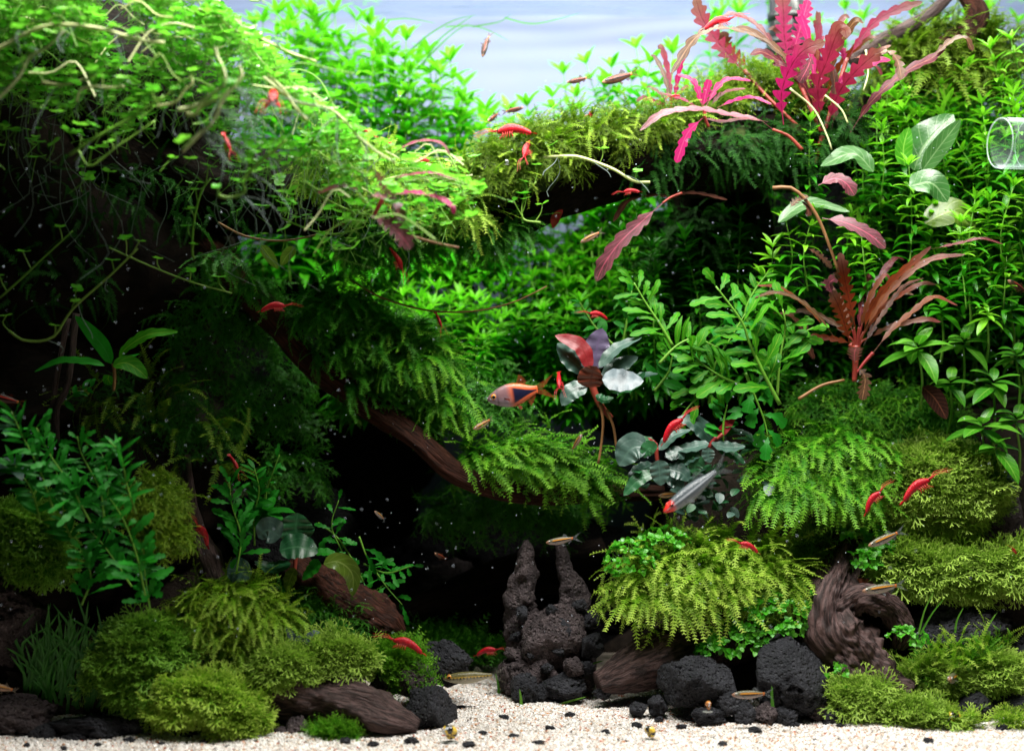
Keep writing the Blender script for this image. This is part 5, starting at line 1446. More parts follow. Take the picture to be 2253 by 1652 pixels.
leaf_list('four_leaf_plant', 'dark green plant with long toothed leaves spreading in the left shadow', (250, 805, .8), [
    (yy([(245, 800), (225, 760), (190, 720), (165, 695)], .8), 34, 'deepg', {**BRO, 'hint': FACE}),
    (yy([(262, 785), (285, 760), (330, 735), (392, 730)], .75), 30, 'fern', {**BRO, 'hint': (0, -.8, .5), 'lobes': (6, .2, .3), 'n': 30}),
    (yy([(230, 805), (190, 795), (130, 795), (76, 818)], .75), 30, 'deepg', {**BRO, 'lobes': (6, .2, .3), 'n': 30}),
    (yy([(248, 805), (275, 798), (300, 810), (325, 833)], .7), 40, 'fern', {**BRO, 'hint': (0, -.8, .6)}),
    (yy([(240, 825), (238, 835), (246, 846)], .72), 24, 'fern', {**BRO, 'hint': FACE}),
    (yy([(262, 790), (285, 786), (308, 778)], .85), 14, 'deepg', BRO),
], stalks=[(yy([(250, 800), (252, 830), (250, 860)], .82), 4, 'bstalk')])
# slate leaved rosettes (buces)
BU = dict(prof='ovate', n=16, m=2, fold=.12, wav=.10, wk=4)
leaf_list('violet_rosette', 'crimson and violet grey leaved rosette with pale bare roots above the cave', (1303, 880, 1.05), [
    (yy([(1298, 812), (1276, 762), (1221, 738)], 1.0), 40, 'bucer', {**BU, 'hint': (.4, -.9, .3)}),
    (yy([(1288, 818), (1254, 788), (1226, 755)], 1.05), 52, 'buce', {**BU, 'hint': (0, -.8, .6)}),
    (yy([(1306, 812), (1313, 766), (1325, 722)], 1.08), 62, 'bucep', {**BU, 'hint': FACE}),
    (yy([(1318, 808), (1358, 766), (1412, 742)], 1.0), 34, 'buce', {**BU, 'hint': (0, -.6, .8)}),
    (yy([(1326, 836), (1362, 806), (1404, 785)], 1.05), 44, 'buce', {**BU, 'hint': (0, -.8, .6)}),
    (yy([(1300, 852), (1302, 826), (1312, 806)], .95, .9), 62, 'buceb', {**BU, 'hint': (0, -1, -.1)}),
    (yy([(1325, 834), (1370, 838), (1416, 838)], .9), 58, 'buces', {**BU, 'hint': (0, -.85, .5)}),
    (yy([(1292, 852), (1258, 862), (1236, 892)], .95), 46, 'buce', {**BU, 'hint': (0, -.8, .6)}),
    (yy([(1340, 862), (1390, 850), (1420, 818)], 1.1), 34, 'buceg', BU),
    (yy([(1380, 842), (1415, 826), (1448, 822)], 1.15), 24, 'buce', BU),
    (yy([(1310, 870), (1330, 880), (1350, 875)], 1.0), 30, 'buceg', BU),
], stalks=[(yy([(1300, 815), (1304, 850), (1320, 890), (1345, 920)], 1.05), 8, 'rstalk'), (yy([(1320, 885), (1327, 930), (1322, 985), (1316, 1020)], 1.0), 3.2, 'bstalk', 'root'), (yy([(1335, 900), (1350, 940), (1356, 985)], 1.0), 3.2, 'bstalk', 'root')])
leaf_list('slate_rosette', 'slate grey round leaved rosette with one holed leaf below the violet rosette', (1445, 1010, .95), [
    (yy([(1424, 982), (1390, 985), (1362, 1024)], .92), 66, 'buce', {**BU, 'hint': (0, -.95, .4)}),
    (yy([(1448, 1012), (1452, 1040), (1454, 1068)], .85), 46, 'buce', {**BU, 'hint': (0, -.95, .4)}),
    (yy([(1440, 995), (1428, 985), (1414, 1006)], .9), 34, 'buceg', {**BU, 'hint': FACE}),
    (yy([(1465, 1005), (1490, 996), (1505, 1010)], .92), 36, 'buce', {**BU, 'hint': (0, -.8, .6)}),
    (yy([(1450, 990), (1480, 960), (1520, 945)], .95), 30, 'buce', BU),
    (yy([(1440, 1040), (1405, 1055), (1372, 1090)], .9), 34, 'buceg', {**BU, 'hint': (0, -.8, .6)}),
    (yy([(1435, 1020), (1400, 1040), (1385, 1060)], .98), 40, 'buce', BU),
    (yy([(1442, 980), (1425, 968), (1394, 968)], 1.0), 24, 'buceg', BU),
    (yy([(1446, 990), (1440, 975), (1425, 962)], .98), 12, 'bucer', BU),
    (yy([(1470, 1030), (1500, 1040), (1515, 1058)], .9), 42, 'buce', {**BU, 'hint': (0, -.9, .5)}),
    (yy([(1465, 1050), (1490, 1062), (1500, 1080)], .9), 34, 'buce', {**BU, 'hint': (0, -.9, .5)}),
], stalks=[(yy([(1444, 985), (1446, 1010), (1450, 1050)], .96), 4.5, 'rstalk')])
leaf_list('slate_rosette', 'flat slate green rosette with a red centre under the forked green plant', (1567, 985, 1.0), [
    (yy([(1565, 975), (1600, 984), (1640, 982)], .95), 40, 'buce', BU),
    (yy([(1560, 975), (1520, 985), (1475, 990)], .95), 36, 'buce', BU),
    (yy([(1565, 970), (1535, 935), (1490, 918)], 1.05), 46, 'buce', {**BU, 'hint': (0, -.8, .6)}),
    (yy([(1572, 968), (1610, 950), (1655, 955)], 1.05), 26, 'buce', BU),
    (yy([(1578, 962), (1600, 935), (1620, 908)], 1.0), 22, 'bucer', {**BU, 'hint': FACE}),
    (yy([(1560, 985), (1558, 1000), (1562, 1018)], .9), 30, 'buce', {**BU, 'hint': FACE}),
    (yy([(1540, 995), (1510, 1010), (1490, 1030)], .95), 40, 'buce', BU),
    (yy([(1580, 992), (1610, 1000), (1640, 1020)], 1.0), 34, 'buceg', BU),
    (yy([(1545, 1005), (1530, 1025), (1530, 1045)], .92), 34, 'buceg', {**BU, 'hint': FACE}),
], stalks=[(yy([(1575, 962), (1566, 975), (1560, 985)], .98), 5, 'rstalk'), (yy([(1590, 955), (1575, 968), (1562, 978)], .98), 4, 'rstalk')])
leaf_list('round_leaf_rosette', 'dark green round leaved plant with a hole scarred leaf left of the cave', (640, 1260, .8), [
    (yy([(655, 1190), (652, 1160), (655, 1128)], .78), 82, 'buceg', {**BU, 'hint': FACE}),
    (yy([(615, 1210), (655, 1202), (700, 1215)], .7), 66, 'buceg', {**BU, 'hint': (0, -.8, .6)}),
    (yy([(618, 1180), (590, 1165), (568, 1182)], .74), 60, 'buce', {**BU, 'hint': FACE}),
    (yy([(500, 1250), (525, 1255), (552, 1272)], .7), 58, 'buce', {**BU, 'hint': FACE}),
    (yy([(640, 1240), (600, 1250), (560, 1235)], .8), 40, 'buceg', BU),
    (yy([(690, 1215), (720, 1215), (745, 1225)], .75), 26, 'deepg', BU),
    (yy([(700, 1230), (690, 1250), (665, 1275)], .75), 36, 'deepg', BU),
    (yy([(650, 1250), (640, 1270), (630, 1300)], .75), 34, 'broady', BU),
], stalks=[(yy([(650, 1200), (650, 1235), (645, 1270)], .82), 5, 'rstalk')])
mb = MB(); c0 = P(646, 1197, .66); V, F, U = leafT(L=56 * K(.66), W=15 * K(.66), prof='ovate', n=8, m=1, bend=.2, up=0, fold=0)
leaf_list('yellow_green_leaf', 'bright yellow green spoon leaf hanging over the brown wedge of wood', (712, 1230, .7), [(yy([(712, 1240), (745, 1235), (775, 1262), (776, 1312)], .7), 44, 'broady', {**BRO, 'hint': (-.2, -.9, .4)})], cat='leaf')
leaf_list('blue_grey_sprig', 'small blue grey sprig sprouting from the moss above the purple driftwood', (660, 1440, .6), [
    (yy([(660, 1430), (645, 1405), (630, 1376)], .58), 20, 'buces', {**BU, 'hint': FACE}), (yy([(665, 1425), (685, 1395), (704, 1390)], .58), 22, 'buces', BU),
    (yy([(660, 1428), (660, 1410), (664, 1395)], .58), 24, 'buces', {**BU, 'hint': FACE}), (yy([(655, 1432), (640, 1428), (632, 1420)], .58), 14, 'buce', BU), (yy([(652, 1440), (655, 1455), (650, 1466)], .55), 22, 'buces', {**BU, 'hint': FACE})],
    stalks=[(yy([(660, 1428), (660, 1445), (665, 1462)], .6), 4, 'rstalk')])
leaf_list('stump_rosette', 'teal grey rosette with a pale spoon leaf growing on the twisted stump', (1930, 1340, .95), [
    (yy([(1915, 1315), (1885, 1310), (1856, 1296)], .92), 36, 'buce', {**BU, 'hint': (0, -.9, .4)}),
    (yy([(1922, 1290), (1900, 1285), (1876, 1280)], .98), 28, 'buceb', {**BU, 'hint': (0, -.9, .4)}),
    (yy([(1922, 1315), (1921, 1326), (1920, 1342)], .85), 34, 'buces', {**BU, 'hint': FACE}),
    (yy([(1930, 1325), (1965, 1335), (1998, 1360)], .9), 30, 'buceg', {**BU, 'hint': (0, -.8, .6)}),
    (yy([(1915, 1300), (1908, 1285), (1912, 1270)], 1.0), 30, 'buce', {**BU, 'hint': FACE}),
], stalks=[(yy([(1922, 1300), (1925, 1318), (1925, 1345)], .95), 4, 'rstalk')])
for (x, y_, yd, n_, L, W, mt_, lb) in ((30, 1035, .25, 9, 60, 26, 'buce', 'slate leaved rosette at the left edge below the dark fish tail'), (20, 940, .3, 8, 46, 18, 'buceg', 'small dark green rosette at the left edge'),
                                        (2205, 1060, 1.2, 14, 40, 17, 'buce', 'small russet grey rosette at the right edge beside the liverwort mound'), (300, 1260, .45, 12, 54, 26, 'buceg', 'dark green rosette over the liverwort mound in the left foreground'),
                                        (150, 1120, .4, 9, 60, 26, 'deepg', 'glossy green rosette right of the olive liverwort cushion'), (590, 1130, .85, 9, 56, 28, 'deepg', 'shadowed green rosette behind the round leaves'),
                                        (1660, 985, 1.15, 10, 50, 20, 'buceg', 'dim rosette left of the weeping moss')):
    whorl('rosette_plant', lb, (x, y_, yd), n_, L, W, mt_, 'ovate', (-.1, 1.0), 2, seed=3, wav=.06)
# small round leaves under the rummy fish
root = thing('round_leaf_carpet', 'patch of many small dark grey green round leaves under the big silver fish', 'plant', P(1560, 1150, 1.0))
for i in range(80):
    x, y_ = 1560 + rng.normal() * 46, 1080 + rng.uniform(-60, 70)
    me = leafmesh('rounded', ['buce', 'buceg'][i % 2], L=1, W=.75, prof='ovate', n=6, m=2, bend=.4, up=.1, fold=.15)
    q = nrm(np.array([rng.normal() * .8, -.5, rng.normal() * .6]))
    put('leaf', me, M4(basis(q[None], nrm(np.array([rng.normal() * .3, -.5, .8])))[0] * 28 * K(1.0) * rng.uniform(.7, 1.2), P(x, y_, 1.05 + rng.uniform(-.1, .15)) - np.array(root.location)), root)


def clover(name, label, blobs, n, L, parts=150):
    """creeping plant with tiny paired round leaves"""
    b0 = max(blobs, key=lambda b_: b_[1] + b_[4])
    root = thing(name, label, 'plant', P(b0[0], b0[1] + b0[4], b0[2]))
    p, nn = blob_samples(blobs, n, -.3)
    s = K(b0[2]) * L
    me = leafmesh('tiny_leaf', 'tiny', L=1, W=.72, prof='ovate', n=4, m=1, bend=.5, up=.3, fold=.2)
    T = leafT(L=1, W=.72, prof='ovate', n=4, m=1, bend=.5, up=.3, fold=.2)
    Rs, ts, st = [], [], MB()
    for i in range(n):
        ax = nrm(nn[i] + np.array([0, -.2, .6]) + rng.normal(size=3) * .4)
        e1 = nrm(np.cross(ax, [.3, 1, .2])); e2 = np.cross(ax, e1)
        a0 = rng.uniform(0, 6.28)
        c = p[i] + ax * s * .6
        st.add(*tube(np.array([p[i] - ax * s * .8, p[i], c]), s * .07, 4, False))
        for j in range(4):
            a = a0 + j * 1.571
            d = (math.cos(a) * e1 + math.sin(a) * e2) * .9 + ax * (.45 if j % 2 else .2)
            Rs.append(basis(d[None], ax)[0] * s * rng.uniform(.7, 1.15)); ts.append(c - ax * (.25 * s if j % 2 else 0))
    Rs, ts = np.array(Rs), np.array(ts)
    order = np.argsort(ts[:, 1])
    for i in order[:parts]:
        put('leaf', me, M4(Rs[i], ts[i] - np.array(root.location)), root)
    if len(order) > parts:
        mb = MB(); mb.addT(T, Rs[order[parts:]], ts[order[parts:]]); obj('leaf_mass', mb, MT['tiny'], root, kind='stuff')
    obj('stem_mass', st, MT['stalk'], root, kind='stuff')
    return root


clover('clover_plant', 'bright green small leaved creeper between the yellow moss and the black lava block', [(1700, 1370, .95, 90, 60), (1640, 1420, .9, 80, 36), (1770, 1340, 1.0, 40, 40), (1590, 1440, .88, 50, 24)], 240, 15, 280)
clover('clover_plant', 'small leaved green creeper on the left top of the yellow moss bush', [(1390, 1240, 1.0, 50, 45), (1460, 1200, 1.0, 50, 30), (1360, 1270, 1.0, 24, 20)], 100, 14, 200)
clover('clover_plant', 'small leaved green creeper above the stump between the liverwort cushions', [(1890, 1180, 1.2, 34, 45), (1905, 1240, 1.0, 30, 24), (1930, 1215, 1.1, 30, 30)], 80, 16, 200)
clover('sprig_plant', 'airy green sprigs on the foot of the twisted stump', [(1995, 1410, .7, 40, 24), (1845, 1500, .62, 16, 36)], 34, 12, 100)

# strands and grasses
def blades(name, label, items, mat='grass', cat='grass', r_=None):
    root = thing(name, label, cat, P(*items[0][0][0]))
    for pts, W in items:
        mb = MB(); mb.add(*big_leaf([P(*q) for q in pts], W * K(pts[0][2]), 'grass', 12, 1, FACE, .3)); obj('blade', mb, MT[mat], root)
    return root


root = thing('strand_moss', 'clump of dark green upright grassy strands in the lower left', 'moss', P(150, 1570, .5))
for i in range(140):
    x, y_ = rng.uniform(50, 250), rng.uniform(1440, 1570)
    h = rng.uniform(70, 150) * (.7 + .3 * math.sin((x - 50) / 64))
    q = [(x, y_, .5), (x + rng.normal() * 10, y_ - h * .5, .48), (x + rng.normal() * 24, y_ - h, .44)]
    mb = MB(); mb.add(*big_leaf([P(*a) for a in q], 9 * K(.5), 'grass', 6, 1, FACE, .4)); obj('strand', mb, MT['hair'], root)
blades('floating_grass', 'thin grass blades trailing under the water surface in front of the pale panel',
       [(yy([(885, 130), (940, 80), (1000, 45), (1050, 34)], 2.3), 5), (yy([(930, 145), (965, 90), (1010, 55), (1045, 32)], 2.3), 5), (yy([(920, 150), (990, 80), (1035, 50)], 2.3), 5), (yy([(980, 60), (1040, 58), (1080, 70), (1122, 92)], 2.3), 4), (yy([(1040, 60), (1100, 48), (1126, 30)], 2.3), 4), (yy([(1110, 40), (1170, 53), (1230, 42), (1280, 28)], 2.3), 4), (yy([(850, 45), (900, 42), (960, 52)], 2.3), 4)], mat='hair')
blades('grass_tuft', 'thin green grass shoots in front of the grey lava ledge at right',
       [(yy([(2020, 1395), (2035, 1340), (2055, 1300)], .85), 5), (yy([(2024, 1395), (2050, 1350), (2078, 1315)], .85), 5), (yy([(2110, 1570), (2105, 1500), (2110, 1420)], .8), 4), (yy([(2060, 1520), (2130, 1440), (2165, 1390), (2195, 1345)], .85), 7), (yy([(2140, 1450), (2160, 1400), (2190, 1350)], .85), 9), (yy([(2150, 1450), (2180, 1420), (2205, 1400)], .85), 7), (yy([(2010, 1440), (2060, 1425), (2110, 1440)], .85), 4), (yy([(2000, 1450), (2060, 1450), (2100, 1470)], .85), 4), (yy([(2100, 1400), (2105, 1365), (2120, 1335)], .9), 6)])
for lb, pts, W in (('curved green blade leaning out from the right foot of the horned rock', [(1257, 1528), (1270, 1490), (1300, 1462), (1330, 1452)], 9), ('tiny upright blade left of the horned rock', [(1098, 1528), (1096, 1505), (1090, 1480)], 7), ('tiny upright blade in front of the horned rock', [(1147, 1558), (1146, 1535), (1143, 1515)], 8),
                   ('dull blade lying on the sand right of the horned rock', [(1230, 1550), (1260, 1540), (1290, 1532)], 6), ('yellowish blade leaning on the big black lava block', [(1830, 1540), (1815, 1490), (1790, 1440)], 7), ('long pale blade across the stump foot', [(1910, 1530), (1950, 1500), (1985, 1480)], 5), ('curved yellowish blade between the front liverwort tufts', [(1965, 1575), (1985, 1555), (1990, 1520)], 8), ('short green shoot on the big black lava block', [(1700, 1555), (1698, 1520), (1702, 1490)], 8)):
    y = sand_y(max(pts[0][1], 1500)) - .02 if lb[0] != 's' else .55
    leaf_list('grass_shoot', lb, (pts[0][0], pts[0][1], y), [(yy(pts, y), W, 'grass', dict(prof='grass', hint=FACE, n=10))], cat='grass')
leaf_list('brown_strand', 'thin curved brown strand hanging across the green thicket with a shrimp on it', (780, 630, 1.2), [], cat='strand', stalks=[(yy([(770, 615), (840, 655), (940, 683), (1040, 685), (1130, 665), (1203, 630)], 1.2), 2.0, 'bstalk', 'strand')])
leaf_list('red_root', 'thin reddish root running across the shade under the arch', (480, 500, .95), [], cat='root', stalks=[(yy([(480, 490), (540, 520), (620, 530), (700, 515), (760, 490)], .95), 2.4, 'bstalk', 'strand')])

# ================================================================== PENNYWORT (top left)
def pennyT(seed=0):
    """lobed round leaf lying in XY, stalk attached at the centre notch, top +Z"""
    r = np.random.default_rng(seed)
    lob = 4
    th = np.linspace(.35, 2 * math.pi - .35, 22) + math.pi / 2
    ph = (th - th[0]) / (th[-1] - th[0]) * lob
    rad = (.62 + .38 * np.abs(np.sin(ph * math.pi)) ** .6) * r.uniform(.9, 1.1)
    z = .16 * rad ** 2 + .05 * np.sin(ph * 6.28)
    V = np.vstack([[0, 0, 0], np.stack([np.cos(th) * rad, np.sin(th) * rad, z], 1), np.stack([np.cos(th) * rad * .5, np.sin(th) * rad * .5, z * .1], 1)])
    n = len(th); F = []
    for i in range(n - 1):
        a, b_, c, d = 1 + i, 2 + i, 1 + n + i, 2 + n + i
        F += [(c, a, b_), (c, b_, d), (0, c, d)]
    U = np.stack([V[:, 0] * .5 + .5, V[:, 1] * .5 + .5], 1)
    return V, np.array(F), U


PEN = [pennyT(i) for i in range(3)]
penme = []
for k in range(3):
    mb = MB(); mb.add(*PEN[k]); penme.append(mb.mesh('pennywort_leaf', MT['penny']))


def penny_frame(nu=.35):
    up = nrm(np.array([rng.normal() * nu, rng.normal() * nu - .12, 1]))
    a = rng.uniform(0, 6.28)
    return basis(np.array([[math.cos(a), math.sin(a), 0]]) - up * 0, up)[0]


def topedge(x):
    return np.interp(x, [-100, 430, 480, 560, 620, 700, 780, 850, 930, 1010, 1080], [-40, -40, 10, 70, 130, 215, 265, 310, 345, 370, 390])


root = thing('pennywort_bush', 'dense bright green pennywort canopy covering the upper left corner', 'plant', P(350, 400, .6))
Rs, ts, sz_, st = [], [], [], MB()
n = 3000
i = 0
while i < n:
    x = rng.uniform(-120, 1060)
    dens = np.interp(x, [-120, 500, 700, 900, 1060], [1, 1, .6, .32, .15])
    te = topedge(x)
    if rng.random() > dens * (1 if x < 450 and False else 1): continue
    depth = rng.exponential(95) if rng.random() < .8 else rng.uniform(0, 330)
    y_ = te + depth
    if y_ > np.interp(x, [-100, 300, 700, 900, 1060], [330, 430, 560, 520, 470]): continue
    if noise.noise(Vector((x / 90, y_ / 70, 3.3))) < -.24 and depth > 12: continue
    yd = rng.uniform(-.3, 1.3) if depth < 130 else rng.uniform(-.2, .85)
    s = K(yd)
    c = P(x, y_, yd)
    l = rng.uniform(9, 22) * s
    Rs.append(penny_frame(.38) * l); ts.append(c)
    st.add(*tube(np.array([c, c + np.array([rng.normal() * .02, rng.normal() * .02, -.05]), c + np.array([rng.normal() * .07, rng.normal() * .05, -rng.uniform(.07, .16)])]), 1.0 * s, 3, False))
    i += 1
Rs, ts = np.array(Rs), np.array(ts)
order = np.argsort(ts[:, 1] + .15 * (ts[:, 2] < 3.4))
o0 = np.array(root.location)
for i in order[:280]:
    put('leaf', penme[i % 3], M4(Rs[i], ts[i] - o0), root)
mb = MB()
rest = order[280:]
for k in range(3):
    q = rest[np.arange(len(rest)) % 3 == k]
    mb.addT(PEN[k], Rs[q], ts[q])
obj('leaf_mass', mb, MT['penny'], root, kind='stuff')
obj('stalk_mass', st, MT['stalk'], root, kind='stuff')
for mname, cnt in (('runner_g', 70), ('runner', 22)):   # stolons woven through the canopy
    mb = MB()
    for i in range(cnt):
        x = rng.uniform(-60, 940); y_ = topedge(x) + rng.uniform(-5, 210); yd = rng.uniform(-.5, .7)
        L = rng.uniform(60, 190); sg = 1 if rng.random() < .7 else -1
        q = [(x, y_, yd), (x + sg * L * .35, y_ - 8 + rng.normal() * 14, yd), (x + sg * L * .7, y_ + 12 + rng.normal() * 18, yd), (x + sg * L, y_ + 40 + rng.normal() * 30, yd - .05)]
        mb.add(*tube(spline([P(*v) for v in q], 12), rng.uniform(1.1, 2.2) * K(yd), 5, False))
    obj('stolon_mass', mb, MT[mname], root, kind='stuff')
mb = MB()   # long thin roots hanging into the hollow
for i in range(48):
    x = rng.uniform(-20, 700); y_ = rng.uniform(200, 400) + max(0, x - 300) * .25; yd = rng.uniform(-.1, .6); L = rng.uniform(60, 240)
    q = [(x, y_, yd), (x + rng.normal() * 14, y_ + L * .4, yd), (x + rng.normal() * 30, y_ + L * .75, yd), (x + rng.normal() * 46, y_ + L, yd)]
    mb.add(*tube(spline([P(*v) for v in q], 10), .75 * K(yd), 3, False))
obj('hanging_root_mass', mb, MT['root'], root, kind='stuff')
mb = MB()   # fine roots and stems tangled through the canopy
for i in range(110):
    x = rng.uniform(-60, 900); y_ = topedge(x) + rng.uniform(20, 260); yd = rng.uniform(-.2, 1.0)
    L = rng.uniform(40, 120); a = rng.normal() * .9
    q = [(x, y_, yd), (x + L * .4 * math.sin(a) + rng.normal() * 8, y_ + L * .35, yd), (x + L * .6 * math.sin(a) + rng.normal() * 14, y_ + L * (.6 + .3 * math.cos(a)), yd)]
    mb.add(*tube(spline([P(*v) for v in q], 6), .8 * K(yd), 3, False))
obj('root_mass', mb, MT['root'], root, kind='stuff')


def runner(label, pts, r_, mat, yd, leaves=6, roots=0, rdir=(0, 1), rlen=90):
    yd = yd - .28 if yd < .15 else yd
    root = thing('pennywort_runner', label, 'plant', P(pts[0][0], pts[0][1], yd))
    o0 = np.array(root.location); s = K(yd)
    C = spline([P(x, y_, yd) for x, y_ in pts], 22)
    mb = MB(); mb.add(*tube(C, np.linspace(1.1, .85, 22) * r_ * s, 7)); obj('runner', mb, MT[mat], root)
    for i in range(leaves):
        t = (i + rng.uniform(.2, .8)) / leaves
        c = C[min(21, int(t * 22))]
        h = rng.uniform(14, 42) * s
        e = c + np.array([rng.normal() * .25 * h, -abs(rng.normal()) * .2 * h, h])
        mb = MB(); mb.add(*tube(spline([c, (c + e) / 2 + np.array([rng.normal() * .01, 0, 0]), e], 6), 1.4 * s, 5, False)); obj('petiole', mb, MT['runner_g'], root)
        put('leaf', penme[i % 3], M4(penny_frame(.28) * rng.uniform(12, 20) * s, e - o0), root)
    for i in range(roots):
        c = C[[5, 11, 16][i % 3]]
        dx, dz = rdir
        L = rlen * rng.uniform(.5, 1.15) * s
        e = c + np.array([dx * L + rng.normal() * .38 * L, rng.normal() * .06, -dz * L * rng.uniform(.5, 1.2)])
        m_ = (c + e) / 2 + np.array([rng.normal() * .10 * L + dx * .15 * L, 0, rng.normal() * .08 * L + .08 * L])
        mb = MB(); mb.add(*tube(spline([c, m_, e, e + np.array([rng.normal() * .12 * L, 0, -.22 * L])], 9), .9 * s, 4, False)); obj('root', mb, MT['root'], root)


runner('thick cream runner arching across the upper left corner', [(-30, 118), (0, 106), (44, 82), (89, 61), (143, 55), (218, 63), (283, 82), (327, 92), (361, 94)], 4.2, 'runner', -.35, 8, 9, (-.3, .5), 80)
runner('cream runner climbing from the left edge to the thick arching runner', [(-20, 230), (0, 213), (41, 170), (65, 126), (102, 106), (140, 68)], 3.6, 'runner', -.33, 6, 6, (-.6, .5), 70)
runner('short cream runner lying level above the dark hollow at left', [(92, 181), (136, 187), (181, 177), (213, 166)], 2.8, 'runner', -.3, 4, 3, (.1, 1))
runner('forked cream runner stub under the level one', [(167, 225), (184, 194), (249, 193), (273, 190)], 2.8, 'runner', -.3, 4, 2, (.1, 1))
runner('bent cream runner with an upturned end at the canopy centre', [(344, 235), (385, 225), (405, 200), (423, 184), (419, 165)], 3, 'runner', -.3, 4, 2, (0, 1))
runner('long green runner slanting through the dark hollow at left', [(153, 341), (222, 297), (290, 259), (341, 225), (361, 211)], 3.2, 'runner_g', -.2, 4, 3, (.05, 1))
runner('second green runner slanting below the long green one', [(172, 330), (198, 366), (252, 327), (297, 297), (341, 266)], 2.4, 'runner_g', 0, 3)
runner('stout white runner slanting down left with a tuft of white roots', [(401, 333), (435, 300), (470, 266), (487, 225), (510, 195), (532, 167), (525, 145)], 4.6, 'runner', -.4, 5, 22, (.75, .75), 120)
runner('white runner curving down to meet the stout one', [(392, 242), (426, 235), (460, 212), (494, 184), (490, 150), (477, 123), (474, 104)], 4.4, 'runner', -.4, 4, 3, (.2, 1))
runner('white runner twin lying just under the curving one', [(410, 252), (430, 251), (447, 232), (487, 212), (520, 190)], 4.2, 'runner', -.38, 2, 2, (.2, 1))
runner('pale runner arching right beside the frontal red shrimp', [(590, 167), (624, 198), (648, 235), (675, 264)], 3.6, 'runner', -.2, 3, 2, (.1, 1))
runner('long pale runner crossing toward the bright background plants', [(436, 22), (477, 34), (511, 65), (566, 82), (637, 116), (696, 136)], 3.2, 'runner', .1, 5)
runner('long cream runner trailing down the slope to the pink leaves', [(580, 170), (648, 222), (716, 237), (751, 259), (790, 302), (830, 335), (870, 359)], 3.2, 'runner', -.1, 9, 8, (.1, 1))
runner('green and cream runner hanging below the canopy with blue white roots', [(477, 430), (505, 435), (539, 423), (535, 399), (562, 365), (600, 335), (631, 307)], 3.2, 'runner_g', -.15, 6, 8, (.5, .8), 90)
runner('cream runner reaching right over the olive moss', [(1160, 350), (1245, 344), (1283, 348), (1348, 372), (1395, 399), (1430, 401)], 3.6, 'runner', .85, 3, 4, (0, 1), 60)
runner('upright green runner rising through the shade under the canopy', [(428, 570), (423, 555), (426, 491), (443, 423), (464, 392)], 2.6, 'runner_g', .2, 5)
runner('U shaped green runner in the lower left darkness', [(20, 728), (55, 749), (116, 742), (160, 680), (239, 609), (303, 547)], 2.6, 'runner_g', .3, 6, 3, (.2, 1), 60)
runner('thin green runner left of the U shaped one', [(0, 655), (44, 616), (95, 568), (160, 508)], 2.2, 'runner_g', .35, 3)
runner('thin green runner crossing the shadow below the canopy', [(240, 545), (330, 585), (420, 620), (510, 645)], 1.8, 'runner_g', .5, 4)
runner('sprawling leafy green runner under the pink arch leaves', [(660, 400), (720, 440), (790, 470), (860, 475), (950, 500)], 2.6, 'runner_g', .6, 12, 4, (0, 1), 60)
runner('leafy runner with dull green leaves under the canopy edge', [(620, 480), (680, 505), (740, 515), (800, 500)], 2.2, 'runner_g', .75, 9)
runner('leafy cream runner along the top of the lower arch', [(830, 400), (900, 385), (960, 400), (1040, 385)], 2.6, 'runner', .7, 12, 6, (0, 1), 60)
runner('clover leaved runner climbing the front of the olive moss', [(1190, 490), (1150, 480), (1155, 430), (1180, 400)], 2.2, 'runner_g', .8, 6)

# ================================================================== SHRIMP
RED = []
for nm, c1, c2 in (('shrimp_red', (0.50, 0.003, 0.014), (0.30, 0.002, 0.010)), ('shrimp_dark', (0.40, 0.006, 0.014), (0.26, 0.004, 0.010))):
    RED.append(plainmat(nm, c1, c2, .34, .4, 5, .35, 30, trans=.12, vec='Generated'))
BLACKM = plainmat('black_eye', (0.006, 0.006, 0.006), None, .12, .7, 3, 0)
LEGM = plainmat('shrimp_limb', (0.55, 0.03, 0.03), (0.4, 0.02, 0.02), .35, .5, 8, 0, trans=.2)


def loft(xs, cz, top, bot, wid, k=16, exp=1.0):
    """body of stations along X: centre height, half heights, half width"""
    th = np.linspace(0, 2 * math.pi, k, endpoint=False)
    V, U = [], []
    for x, c, t, b_, w_ in zip(xs, cz, top, bot, wid):
        z = np.where(np.sin(th) > 0, np.abs(np.sin(th)) ** exp * t, -np.abs(np.sin(th)) ** exp * b_)
        V.append(np.stack([np.full(k, x), np.cos(th) * w_, c + z], 1))
        U.append(np.stack([np.full(k, (x - xs[0]) / (xs[-1] - xs[0])), np.sin(th) * .5 + .5], 1))
    n = len(xs)
    V, U = np.concatenate(V), np.concatenate(U)
    F = []
    for i in range(n - 1):
        for j in range(k):
            a, b_ = i * k + j, i * k + (j + 1) % k
            F += [(a, b_ + k, b_), (a, a + k, b_ + k)]
    F += [(0, j, j + 1) for j in range(1, k - 1)] + [((n - 1) * k, (n - 1) * k + j + 1, (n - 1) * k + j) for j in range(1, k - 1)]
    return V, np.array(F), U


def ball(c, r_, k=2):
    V, F = ico(k)
    return V * np.asarray(r_) + np.asarray(c), F


